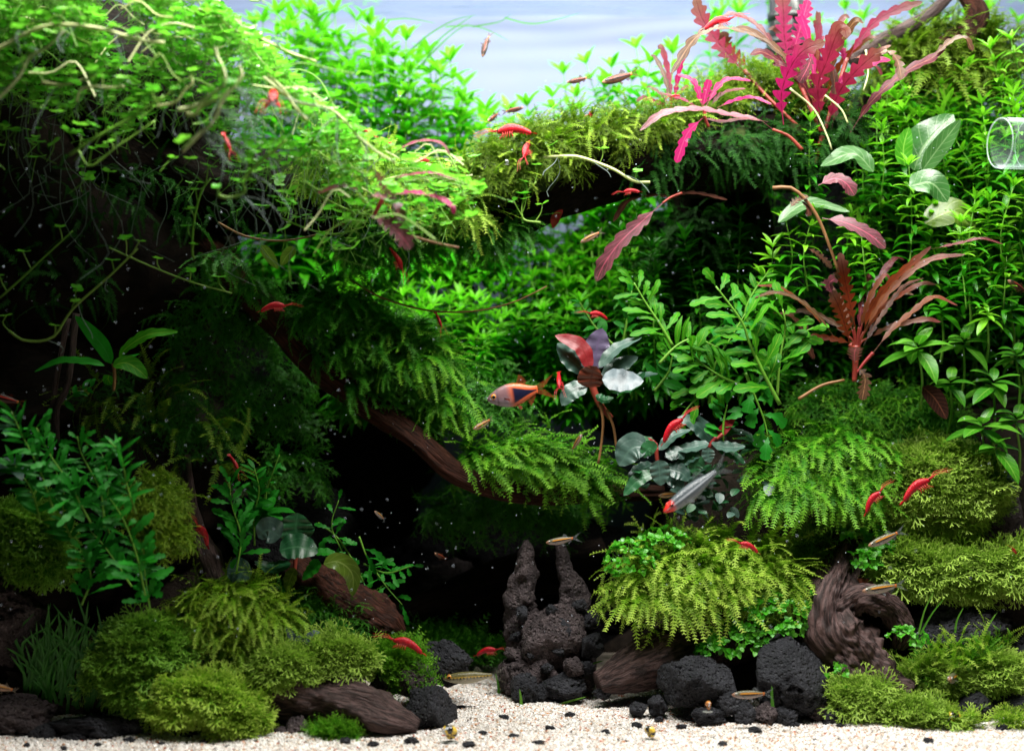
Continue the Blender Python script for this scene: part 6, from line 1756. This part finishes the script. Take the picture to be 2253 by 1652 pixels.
def make_shrimp(mat, hump):
    pr = []
    xs = np.linspace(-.42, .40, 46)
    t = (xs + .42) / .82
    r_ = np.interp(t, [0, .06, .25, .45, .58, .66, .78, .9, 1], [.034, .058, .080, .094, .104, .108, .098, .068, .026])
    seg = np.where(t < .58, 1 + .10 * np.abs(np.sin(t / .58 * math.pi * 6)) ** .6 - .05, 1)
    cz = hump * (.10 * np.sin(np.clip(t, 0, 1) * math.pi * .95) - .06 * (1 - t) ** 2)
    mb = MB(); mb.add(*loft(xs, cz, r_ * seg, r_ * 1.15 * seg, r_ * .8 * seg, 16)); pr.append(('body', mb, mat))
    e = np.array([.40, 0, cz[-1]])
    mb = MB(); mb.add(*tube(np.array([e + [-.06, 0, .03], e + [.03, 0, .03], e + [.12, 0, .04]]), [.030, .020, .006], 6)); pr.append(('rostrum', mb, mat))
    b_ = np.array([-.42, 0, cz[0]])
    for i, a in enumerate((-.55, -.28, 0, .28, .55)):
        C = np.array([b_ + [.03, 0, 0], b_ + [-.06 * math.cos(a), .07 * math.sin(a), -.01], b_ + [-.14 * math.cos(a), .13 * math.sin(a), -.025 - .02 * abs(a)]])
        C = spline(C, 6)
        S = np.tile([0, 1., 0], (6, 1)); Nn = np.tile([0, 0, 1.], (6, 1))
        mb = MB(); mb.add(*strip_leaf(C, np.array([.018, .034, .046, .050, .042, .018]), S, Nn, 1, .15)); pr.append(('tail_flap', mb, mat))
    for sd in (-1, 1):
        mb = MB(); mb.add(*ball((.385, sd * .045, cz[-1] + .035), .019)); pr.append(('eye', mb, BLACKM))
        for q in ((.62, .30), (.55, .12)):
            C = spline([e + [.02, sd * .012, .0], e + [.22, sd * .08 + sd * q[1] * .2, .12 * q[1] * 2], e + [q[0] * .9, sd * (.1 + q[1] * .4), .16 * q[1] - .1]], 9)
            mb = MB(); mb.add(*tube(C, np.linspace(.009, .004, 9), 4, False)); pr.append(('antenna', mb, LEGM))
        for i, x in enumerate((.02, .08, .14, .20, .27)):
            z0 = np.interp(x, xs, cz) - .07
            C = spline([(x, sd * .04, z0), (x + .03 - .02 * i * .5, sd * .10, z0 - .05), (x + .04 + (i - 2) * .02, sd * .12, z0 - .14)], 7)
            mb = MB(); mb.add(*tube(C, np.linspace(.014, .007, 7), 4, False)); pr.append(('leg', mb, LEGM))
        for i, x in enumerate((-.28, -.20, -.12, -.05)):
            z0 = np.interp(x, xs, cz) - .05
            C = np.array([(x, sd * .02, z0), (x - .02, sd * .035, z0 - .04), (x - .035, sd * .035, z0 - .07)])
            mb = MB(); mb.add(*tube(C, [.012, .010, .004], 4, False)); pr.append(('swimmeret', mb, mat))
    return [(nm, mb.mesh('shrimp_' + nm, m_), m_) for nm, mb, m_ in pr]


SHR = [make_shrimp(RED[0], 1.0), make_shrimp(RED[0], .35), make_shrimp(RED[1], .8)]


def creature(name, label, cat, head, tail, parts, y0, y1=None, roll=0.0, up=None, group=None, length=1.0, xo=0.0):
    """head/tail px; y0 depth at the head, y1 at the tail"""
    y1 = y0 if y1 is None else y1
    h, t = P(head[0], head[1], y0), P(tail[0], tail[1], y1)
    d = h - t; L = np.linalg.norm(d); d = d / L
    upv = np.array(up if up is not None else (0, 0, 1.0))
    if abs(d @ upv) > .93: upv = np.array([.8 if d[2] < 0 else -.8, -.4, .2])
    s_ = nrm(np.cross(upv, d)); z = np.cross(d, s_)
    if roll:
        s_, z = s_ * math.cos(roll) + z * math.sin(roll), z * math.cos(roll) - s_ * math.sin(roll)
    S = L / length
    m_ = np.eye(4); m_[:3, 0], m_[:3, 1], m_[:3, 2] = d, s_, z
    R = Matrix(m_.tolist())
    o = bpy.data.objects.new(name, None)
    o.empty_display_size = .05
    o.matrix_world = Matrix.Translation(Vector(((h + t) / 2 - d * S * xo).tolist())) @ R @ Matrix.Scale(S, 4)
    COL.objects.link(o)
    tag(o, label, cat, group)
    hold = {}
    for pt in parts:
        c = bpy.data.objects.new(pt[0], pt[1]); COL.objects.link(c); c.parent = hold.get(pt[3]) if len(pt) > 3 else o
        hold[pt[0]] = c
    return o


SH = [  # head, tail, yh, yt, variant, roll, label
    ((1086, 293), (1178, 287), .75, .75, 0, 0, 'large red shrimp standing on the olive moss in side view'),
    ((1153, 348), (1163, 308), .70, .85, 1, .6, 'red shrimp climbing up the olive moss below the large one'),
    ((1613, 42), (1542, 62), 1.1, 1.1, 0, 0, 'red shrimp perched on the brown arching leaf at the water surface'),
    ((598, 228), (604, 200), -.35, .0, 1, 0, 'red shrimp seen head on among the pennywort'),
    ((508, 336), (491, 292), -.35, -.3, 1, .4, 'red shrimp clinging to the white roots of the pennywort'),
    ((824, 302), (784, 280), .6, .6, 2, 0, 'dark red shrimp between pennywort leaves above the pink leaves'),
    ((855, 318), (860, 304), .6, .7, 0, 0, 'tiny red shrimp right of the dark one in the pennywort'),
    ((914, 352), (956, 360), .8, .9, 2, 0, 'dark red shrimp on roots under the narrow pink leaf'),
    ((1367, 424), (1412, 420), 1.0, 1.0, 2, 0, 'dim red shrimp swimming under the right arm of the arch'),
    ((1296, 254), (1305, 244), 1.1, 1.2, 1, 0, 'tiny red shrimp on the top ridge of the moss'),
    ((1475, 214), (1499, 210), 1.1, 1.1, 0, 0, 'small red shrimp on the magenta rosette'),
    ((885, 598), (862, 545), .85, .85, 2, .5, 'dark red shrimp hanging head down under the pink arch leaves'),
    ((972, 722), (958, 686), 1.1, 1.15, 2, .5, 'red shrimp hanging from the thin brown strand'),
    ((634, 674), (567, 681), .75, .75, 0, 0, 'dim red shrimp resting on the shaded slanting limb'),
    ((1292, 690), (1342, 700), 1.15, 1.2, 0, 0, 'red shrimp on the dim feathery stalk in front of the thicket'),
    ((1231, 856), (1229, 816), .9, 1.05, 1, .3, 'red shrimp in top view left of the violet rosette'),
    ((1508, 918), (1451, 975), .82, .82, 0, 0, 'bright red shrimp over the slate rosettes'),
    ((526, 1038), (504, 998), .7, .75, 2, .5, 'dark red shrimp behind the fern like fronds at left'),
    ((429, 1150), (463, 1203), .7, .75, 0, 0, 'red shrimp on the thin driftwood stick at left'),
    ((858, 1407), (938, 1434), .62, .62, 0, 0, 'bright red shrimp on the moss left of the sand path'),
    ((1097, 1430), (1043, 1438), 1.35, 1.4, 0, 0, 'red shrimp on the sand behind the horned rock'),
    ((1622, 1194), (1674, 1214), .68, .68, 0, 0, 'red shrimp on top of the yellow moss bush'),
    ((2053, 1052), (1978, 1102), .82, .82, 0, 0, 'right of two red shrimps on the round liverwort mound'),
    ((1942, 1078), (1898, 1130), .8, .8, 0, 0, 'left of two red shrimps on the round liverwort mound'),
    ((847, 448), (866, 466), .68, .72, 0, 0, 'red shrimp half hidden behind the mauve leaf'),
    ((2226, 1205), (2240, 1222), .95, 1.0, 1, 0, 'tiny orange red shrimp on the liverwort at the right edge'),
]
for h, t, yh, yt, v, ro, lb in SH:
    creature('shrimp', lb, 'shrimp', h, t, SHR[v], yh, yt, ro, group='red shrimps of the tank', length=1.0, xo=-.02)

# ================================================================== FISH
def fishmat(name, base, belly, fn, alpha=.85, rough=.3):
    m, nt, out = newmat(name)
    uv = N(nt, 'ShaderNodeSeparateXYZ')
    nt.links.new(N(nt, 'ShaderNodeTexCoord').outputs['UV'], uv.inputs[0])
    u, v = uv.outputs[0], uv.outputs[1]
    col = mixc(nt, sstep(nt, v, .15, .6), belly, base)
    col = fn(nt, u, v, col)
    vo = N(nt, 'ShaderNodeTexVoronoi', i_Scale=34.0)
    nt.links.new(N(nt, 'ShaderNodeTexCoord').outputs['UV'], vo.inputs['Vector'])
    b_ = N(nt, 'ShaderNodeBump', i_Strength=.15, i_Distance=.01)
    nt.links.new(vo.outputs['Distance'], b_.inputs['Height'])
    p_ = N(nt, 'ShaderNodeBsdfPrincipled', i_Roughness=rough)
    p_.inputs['Specular IOR Level'].default_value = .4
    nt.links.new(col, p_.inputs['Base Color']); nt.links.new(b_.outputs[0], p_.inputs['Normal'])
    t_ = N(nt, 'ShaderNodeBsdfTransparent')
    mx = N(nt, 'ShaderNodeMixShader', i_0=alpha)
    nt.links.new(t_.outputs[0], mx.inputs[1]); nt.links.new(p_.outputs[0], mx.inputs[2])
    nt.links.new(mx.outputs[0], out.inputs[0])
    return m


def band(nt, x, c, w_, soft=.02):
    d = mth(nt, 'ABSOLUTE', mth(nt, 'SUBTRACT', x, c))
    return mth(nt, 'SUBTRACT', 1.0, sstep(nt, d, w_ - soft, w_ + soft))


def f_slim(stripe, dark):
    def fn(nt, u, v, col):
        rng_ = mth(nt, 'MULTIPLY', sstep(nt, u, .06, .12), mth(nt, 'SUBTRACT', 1.0, sstep(nt, u, .70, .80)))
        col = mixc(nt, mth(nt, 'MULTIPLY', band(nt, v, .66, .10, .05), rng_), col, stripe)
        col = mixc(nt, mth(nt, 'MULTIPLY', band(nt, v, .48, .085, .04), rng_), col, dark)
        col = mixc(nt, band(nt, u, .03, .03), col, (.5, .14, .02))
        return mixc(nt, sstep(nt, u, .84, .95), col, (.30, .16, .10))
    return fn


def f_harl(nt, u, v, col):
    wv = mth(nt, 'ADD', mth(nt, 'MULTIPLY', u, .55), .06)
    dd = mth(nt, 'SUBTRACT', wv, mth(nt, 'ABSOLUTE', mth(nt, 'SUBTRACT', v, .47)))
    rg = mth(nt, 'MULTIPLY', mth(nt, 'SUBTRACT', 1.0, sstep(nt, u, .46, .54)), sstep(nt, u, .01, .03))
    col = mixc(nt, mth(nt, 'MULTIPLY', mth(nt, 'SUBTRACT', 1.0, sstep(nt, u, .45, .65)), .9), col, (.60, .10, .015))
    col = mixc(nt, mth(nt, 'MULTIPLY', sstep(nt, dd, -.03, .035), rg), col, (.008, .009, .03))
    return mixc(nt, band(nt, u, .80, .012), col, (.12, .08, .10))


def f_rummy(nt, u, v, col):
    col = mixc(nt, sstep(nt, u, .80, .88), col, (.70, .02, .015))
    return mixc(nt, mth(nt, 'MULTIPLY', band(nt, v, .62, .06, .05), .5), col, (.75, .80, .85))


def f_spot(nt, u, v, col):
    col = mixc(nt, band(nt, v, .55, .07), col, (.5, .32, .05))
    d = mth(nt, 'MULTIPLY', sstep(nt, mth(nt, 'SINE', mth(nt, 'MULTIPLY', u, 90)), .2, .6), band(nt, v, .47, .09))
    return mixc(nt, d, col, (.03, .03, .02))


FM = {
    'brown': fishmat('brown_slim_fish', (.035, .022, .014), (.09, .035, .02), f_slim((.26, .035, .01), (.010, .010, .012)), .92),
    'silver': fishmat('silver_slim_fish', (.10, .10, .06), (.30, .24, .22), f_slim((.60, .25, .03), (.01, .01, .015)), .80),
    'gold': fishmat('gold_slim_fish', (.18, .10, .04), (.34, .20, .13), f_slim((.42, .18, .03), (.01, .01, .012)), .9),
    'harl': fishmat('wedge_fish', (.20, .11, .12), (.26, .21, .25), f_harl, .97),
    'rummy': fishmat('red_nose_fish', (.06, .075, .085), (.17, .19, .21), f_rummy, .78),
    'spot': fishmat('spotted_fish', (.12, .11, .04), (.40, .36, .24), f_spot, .7),
    'redf': fishmat('red_striped_fish', (.06, .02, .02), (.10, .03, .03), f_slim((.6, .03, .02), (.01, .01, .012)), .95),
}


def finmat(name, c, a):
    return plainmat(name, c, None, .4, .4, 20, 0, trans=.5, alpha=a)


FIN = {k: finmat('fin_' + k, c, a) for k, c, a in (('brown', (.14, .05, .03), .7), ('silver', (.30, .33, .36), .55), ('gold', (.45, .36, .28), .4), ('harl', (.30, .05, .02), .75), ('harlt', (.34, .08, .02), .7), ('rummy', (.22, .25, .27), .5), ('spot', (.4, .4, .3), .2), ('redf', (.3, .05, .03), .5))}
IRIS = {k: plainmat('iris_' + k, c, None, .2, .7, 3, 0) for k, c in (('dark', (.10, .07, .05)), ('gold', (.75, .28, .03)), ('pale', (.6, .6, .55)), ('red', (.6, .03, .02)))}


def fin(pts_root, pts_tip, n=8):
    """thin ribbed fin between a root line and a tip line (both in the XZ plane, slightly thick)"""
    A, B = spline(np.array(pts_root, float), n), spline(np.array(pts_tip, float), n)
    V, F, U = [], [], []
    for q in range(5):
        t = q / 4
        R = A * (1 - t) + B * t
        R[:, 1] += .004 * np.sin(np.arange(n) * 2.2) * (1 - t)
        V.append(R); U.append(np.stack([np.linspace(0, 1, n), np.full(n, t)], 1))
    for q in range(4):
        for i in range(n - 1):
            a = q * n + i
            F += [(a, a + 1, a + n + 1), (a, a + n + 1, a + n)]
    return np.concatenate(V), np.array(F), np.concatenate(U)


def make_fish(mk, hs, ws, kind='slim', iris='dark', eye=.05, tailm=None, bendy=0.0):
    """length 1: nose x=.5, tail tips x=-.5"""
    pr = []
    xs = np.array([-.24, -.20, -.12, 0, .10, .20, .30, .38, .44, .48, .50])
    if kind == 'deep':
        top = np.array([.055, .06, .085, .14, .165, .17, .145, .11, .075, .045, .012]); bot = np.array([.055, .06, .10, .155, .18, .175, .15, .11, .075, .045, .012])
    else:
        top = np.array([.034, .038, .055, .082, .092, .094, .086, .070, .050, .030, .008]); bot = np.array([.034, .040, .062, .098, .112, .112, .098, .076, .052, .030, .008])
    cz = np.interp(xs, [-.24, .5], [.015, -.01])
    X = np.linspace(-.24, .5, 40)
    f_ = lambda a: np.interp(X, xs, a)
    k_ = np.array([.25, .5, .25])
    sm = lambda a: np.convolve(np.r_[a[0], a, a[-1]], k_, 'valid')
    tp, bt = sm(f_(top)) * hs, sm(f_(bot)) * hs
    wd = sm(f_(np.array([.012, .02, .035, .055, .065, .068, .065, .055, .042, .026, .008]))) * ws
    V, F, U = loft(X, f_(cz), tp, bt, wd, 18)
    bend = lambda V_: np.stack([V_[:, 0], V_[:, 1] + bendy * np.clip(.1 - V_[:, 0], 0, 1) ** 2, V_[:, 2]], 1)
    mb = MB(); mb.add(bend(V), F, U); pr.append(('body', mb, FM[mk]))
    fm = FIN[mk]; tm = FIN[tailm] if tailm else fm
    ph = .034 * hs if kind != 'deep' else .055 * hs
    for sg in (1, -1):
        mb = MB(); q = fin([(-.23, 0, .015), (-.235, 0, .015 + sg * ph * .5), (-.22, 0, .015 + sg * ph)], [(-.34, 0, .015 + sg * .015), (-.43, 0, .015 + sg * .11), (-.50, 0, .015 + sg * .15 * (1.2 if kind == 'deep' else 1))])
        mb.add(bend(q[0]), q[1], q[2]); pr.append(('tail_fin', mb, tm))
    dz = float(np.interp(.03, X, tp)); h_ = .13 if kind == 'deep' else .085
    mb = MB(); q = fin([(.06, 0, dz * .97), (.0, 0, dz * .93), (-.07, 0, float(np.interp(-.07, X, tp)) * .95)], [(.0, 0, dz + h_), (-.05, 0, dz + h_ * .75), (-.10, 0, dz * .8 + h_ * .3)]); mb.add(bend(q[0]), q[1], q[2]); pr.append(('dorsal_fin', mb, fm))
    bz = lambda x: float(np.interp(x, X, f_(cz) - bt))
    mb = MB(); q = fin([(-.06, 0, bz(-.06) * .97), (-.12, 0, bz(-.12) * .95), (-.18, 0, bz(-.18) * .95)], [(-.11, 0, bz(-.06) - h_ * .7), (-.16, 0, bz(-.12) - h_ * .45), (-.2, 0, bz(-.18) - .015)]); mb.add(bend(q[0]), q[1], q[2]); pr.append(('anal_fin', mb, fm))
    for sg in (-1, 1):
        mb = MB(); q = fin([(.10, sg * .02, bz(.1) * .9), (.08, sg * .02, bz(.08) * .95), (.06, sg * .02, bz(.06) * .95)], [(.05, sg * .05, bz(.1) - .06), (.03, sg * .05, bz(.08) - .055), (.02, sg * .04, bz(.06) - .03)]); mb.add(*q); pr.append(('pelvic_fin', mb, fm))
        mb = MB(); wy = float(np.interp(.26, X, wd)); q = fin([(.27, sg * wy * .9, -.02), (.265, sg * wy * .9, -.035), (.26, sg * wy * .9, -.05)], [(.20, sg * (wy + .045), -.04), (.185, sg * (wy + .05), -.06), (.19, sg * (wy + .035), -.08)]); mb.add(*q); pr.append(('pectoral_fin', mb, fm))
        ye = float(np.interp(.405, X, wd))
        mb = MB(); mb.add(*ball((.405, sg * ye * .72, .012), (eye * .62, eye * .34, eye * .62))); pr.append(('eye', mb, IRIS[iris]))
        mb = MB(); mb.add(*ball((.407, sg * (ye * .72 + eye * .24), .012), (eye * .36, eye * .16, eye * .36))); pr.append(('pupil', mb, BLACKM, 'eye'))
    return [(p_[0], p_[1].mesh('fish_' + p_[0], p_[2]), p_[2]) + tuple(p_[3:]) for p_ in pr]


FISH = {
    'brown': make_fish('brown', 1.0, 1.0), 'brownb': make_fish('brown', 1.0, 1.0, bendy=.5), 'silver': make_fish('silver', .95, .9, iris='pale'),
    'gold': make_fish('gold', 1.05, 1.0, iris='pale'), 'harl': make_fish('harl', .98, 1.0, 'deep', 'gold', .075, 'harlt'),
    'rummy': make_fish('rummy', .85, 1.0, iris='red'), 'spot': make_fish('spot', .9, 1.0, iris='gold', eye=.06), 'redf': make_fish('redf', 1.0, 1.0),
}
FI = [
    ((1062, 126), (1077, 62), 1.7, 1.75, 'brownb', 'small dark fish diving head down in front of the pale panel'),
    ((1247, 181), (1306, 170), 1.6, 1.6, 'brown', 'small red striped brown fish left of the larger one below the pale panel'),
    ((1324, 181), (1414, 158), 1.5, 1.55, 'brown', 'larger brown striped fish right under the pale panel'),
    ((1073, 266), (1102, 247), 1.6, 1.75, 'brown', 'small brown fish just above the big red shrimp, left of a pair'),
    ((1152, 236), (1100, 250), 1.65, 1.7, 'brown', 'small orange striped fish facing right above the moss ridge'),
    ((1277, 533), (1332, 506), 1.0, 1.0, 'gold', 'small golden fish with a black line swimming under the arch'),
    ((1041, 944), (1090, 918), 1.1, 1.2, 'gold', 'small dim golden fish below the wedge marked fish'),
    ((1280, 955), (1254, 998), 1.0, 1.05, 'gold', 'tiny brown fish heading up beside the weeping limb moss'),
    ((824, 1124), (850, 1146), 1.2, 1.3, 'silver', 'small pale fish in the dark left of the cave'),
    ((956, 1216), (986, 1232), 1.3, 1.4, 'brown', 'tiny dark striped fish in the middle of the cave'),
    ((1201, 1193), (1282, 1182), 1.0, 1.0, 'silver', 'silver fish hovering over the right spire of the horned rock'),
    ((1910, 1200), (1998, 1164), .7, .72, 'silver', 'slim orange striped fish in front of the right liverwort, upper of two'),
    ((1897, 1299), (2000, 1286), .6, .6, 'silver', 'slim orange striped fish over the twisted stump, lower of two'),
    ((1610, 1527), (1708, 1527), .4, .4, 'silver', 'slim orange striped fish hovering before the black lava block'),
    ((1448, 1090), (1500, 1086), 1.0, 1.05, 'gold', 'tiny golden fish partly behind the red nosed fish'),
    ((2088, 1494), (2112, 1484), .55, .85, 'silver', 'small fish seen head on among the pale liverwort tufts'),
    ((-22, 868), (62, 892), .55, .6, 'redf', 'dark fish with a red stripe cut off by the left edge'),
    ((2218, 616), (2268, 650), 1.2, 1.3, 'brown', 'brown striped fish hiding in the thicket at the right edge'),
    ((-25, 1505), (45, 1522), .2, .25, 'gold', 'golden striped fish cut off at the lower left edge'),
]
for h, t, yh, yt, k, lb in FI:
    creature('slim_fish', lb, 'fish', h, t, FISH[k], yh, yt, group='small slim fish of the tank')
creature('wedge_fish', 'copper pink fish with a black wedge on its flank and orange tail', 'fish', (1072, 878), (1222, 852), FISH['harl'], .72, .76)
creature('red_nosed_fish', 'silver fish with a bright red head swimming down left over the slate rosettes', 'fish', (1460, 1124), (1616, 1012), FISH['rummy'], .15, .35)
creature('spotted_fish', 'faint olive fish with a dotted side line gliding over the sand path', 'fish', (975, 1491), (1120, 1486), FISH['spot'], .82, .84)

# ================================================================== SNAILS
m, nt, out = newmat('snail_shell')
uv = N(nt, 'ShaderNodeSeparateXYZ')
nt.links.new(N(nt, 'ShaderNodeTexCoord').outputs['UV'], uv.inputs[0])
wob = mth(nt, 'ADD', mth(nt, 'MULTIPLY', uv.outputs[1], 9.0), mth(nt, 'MULTIPLY', noise_out(nt, 9, 2), .35))
st_ = mth(nt, 'FRACT', wob)
col = mixc(nt, sstep(nt, st_, .52, .58), (.70, .48, .06), (.012, .011, .010))
p = N(nt, 'ShaderNodeBsdfPrincipled', i_Roughness=.2)
p.inputs['Specular IOR Level'].default_value = .7
nt.links.new(col, p.inputs['Base Color']); nt.links.new(p.outputs[0], out.inputs[0])
SHELL = m
AMB = plainmat('amber_shell', (.55, .22, .05), (.40, .15, .03), .3, .6, 8, .2)
FOOT = plainmat('snail_foot', (.30, .32, .30), (.16, .17, .16), .4, .5, 20, .2)
PALE = plainmat('snail_operculum', (.55, .60, .64), (.42, .46, .50), .25, .6, 6, .1)


def snail(label, px, py, y, r_, yaw, tilt, mat):
    if y < .5 and mat is SHELL: y = sand_y(py + r_ * 1.0)
    s = K(y) * r_
    c = P(px, py, y)
    root = thing('snail', label, 'snail', c)
    th = np.linspace(0, 2 * math.pi * 2.4, 64)
    g_ = np.exp((th - th[-1]) * .16)
    C = np.stack([np.cos(th) * g_ * .55, -(1 - g_) * .45, np.sin(th) * g_ * .55], 1)
    V, F, U = tube(C, g_ * .52, 16)
    cy_, sy_ = math.cos(yaw), math.sin(yaw)
    ct, st2 = math.cos(tilt), math.sin(tilt)
    Rz = np.array([[cy_, -sy_, 0], [sy_, cy_, 0], [0, 0, 1]]); Rx = np.array([[1, 0, 0], [0, ct, -st2], [0, st2, ct]])
    W = (Rz @ Rx)
    mb = MB(); mb.add(V * s @ W.T + c, F, U); obj('shell', mb, mat, root)
    e = C[-1]
    V, F = ball((0, 0, 0), 1, 3)
    mb = MB(); mb.add((V * (.42, .16, .46) + e + (.05, -.22, .1)) * s @ W.T + c, F); obj('operculum', mb, PALE, root)
    mb = MB(); mb.add(V * np.array([.9, .55, .16]) * s + c + np.array([0, 0, -.92 * s]), F); obj('foot', mb, FOOT, root)


snail('yellow and black striped snail with a pale opening at the tip of the purple driftwood', 990, 1612, .36, 22, .3, .5, SHELL)
snail('small yellow and black striped snail alone on the sand', 1432, 1611, .34, 17, -.5, .2, SHELL)
snail('yellow edged snail with a silver opening by the right liverwort tufts', 2098, 1578, .48, 22, .2, .9, SHELL)
snail('round amber snail out of focus in front of the flat black stone', 1557, 1553, .25, 13, 1.4, .2, AMB)
snail('tiny grey snail sitting on the olive moss below the big red shrimp', 1115, 357, .72, 6, .4, .3, FOOT)

# ================================================================== SUSPENDED BUBBLES
m, nt, out = newmat('tiny_bubble')
p = N(nt, 'ShaderNodeBsdfPrincipled', i_Roughness=.1)
p.inputs['Base Color'].default_value = (.75, .85, 1, 1)
p.inputs['Specular IOR Level'].default_value = 1.0
nt.links.new(p.outputs[0], out.inputs[0])
V, F = ico(1)
n = 1300
x = rng.uniform(-60, 2310, n); y_ = rng.uniform(150, 1400, n); yd = rng.uniform(-.5, 1.2, n)
keep = rng.random(n) < np.interp(x, [0, 300, 900, 1500, 2253], [1, 1, .8, .6, .25])
ts = np.array([P(a, b_, c) for a, b_, c in zip(x[keep], y_[keep], yd[keep])])
r_ = rng.uniform(.45, 1.25, len(ts)) * PX
mb = MB(); mb.addT((V, F, np.zeros((len(V), 2))), np.eye(3)[None] * r_[:, None, None], ts)
tag(obj('bubbles', mb, m), 'tiny pale air bubbles and specks drifting in the water', kind='stuff')
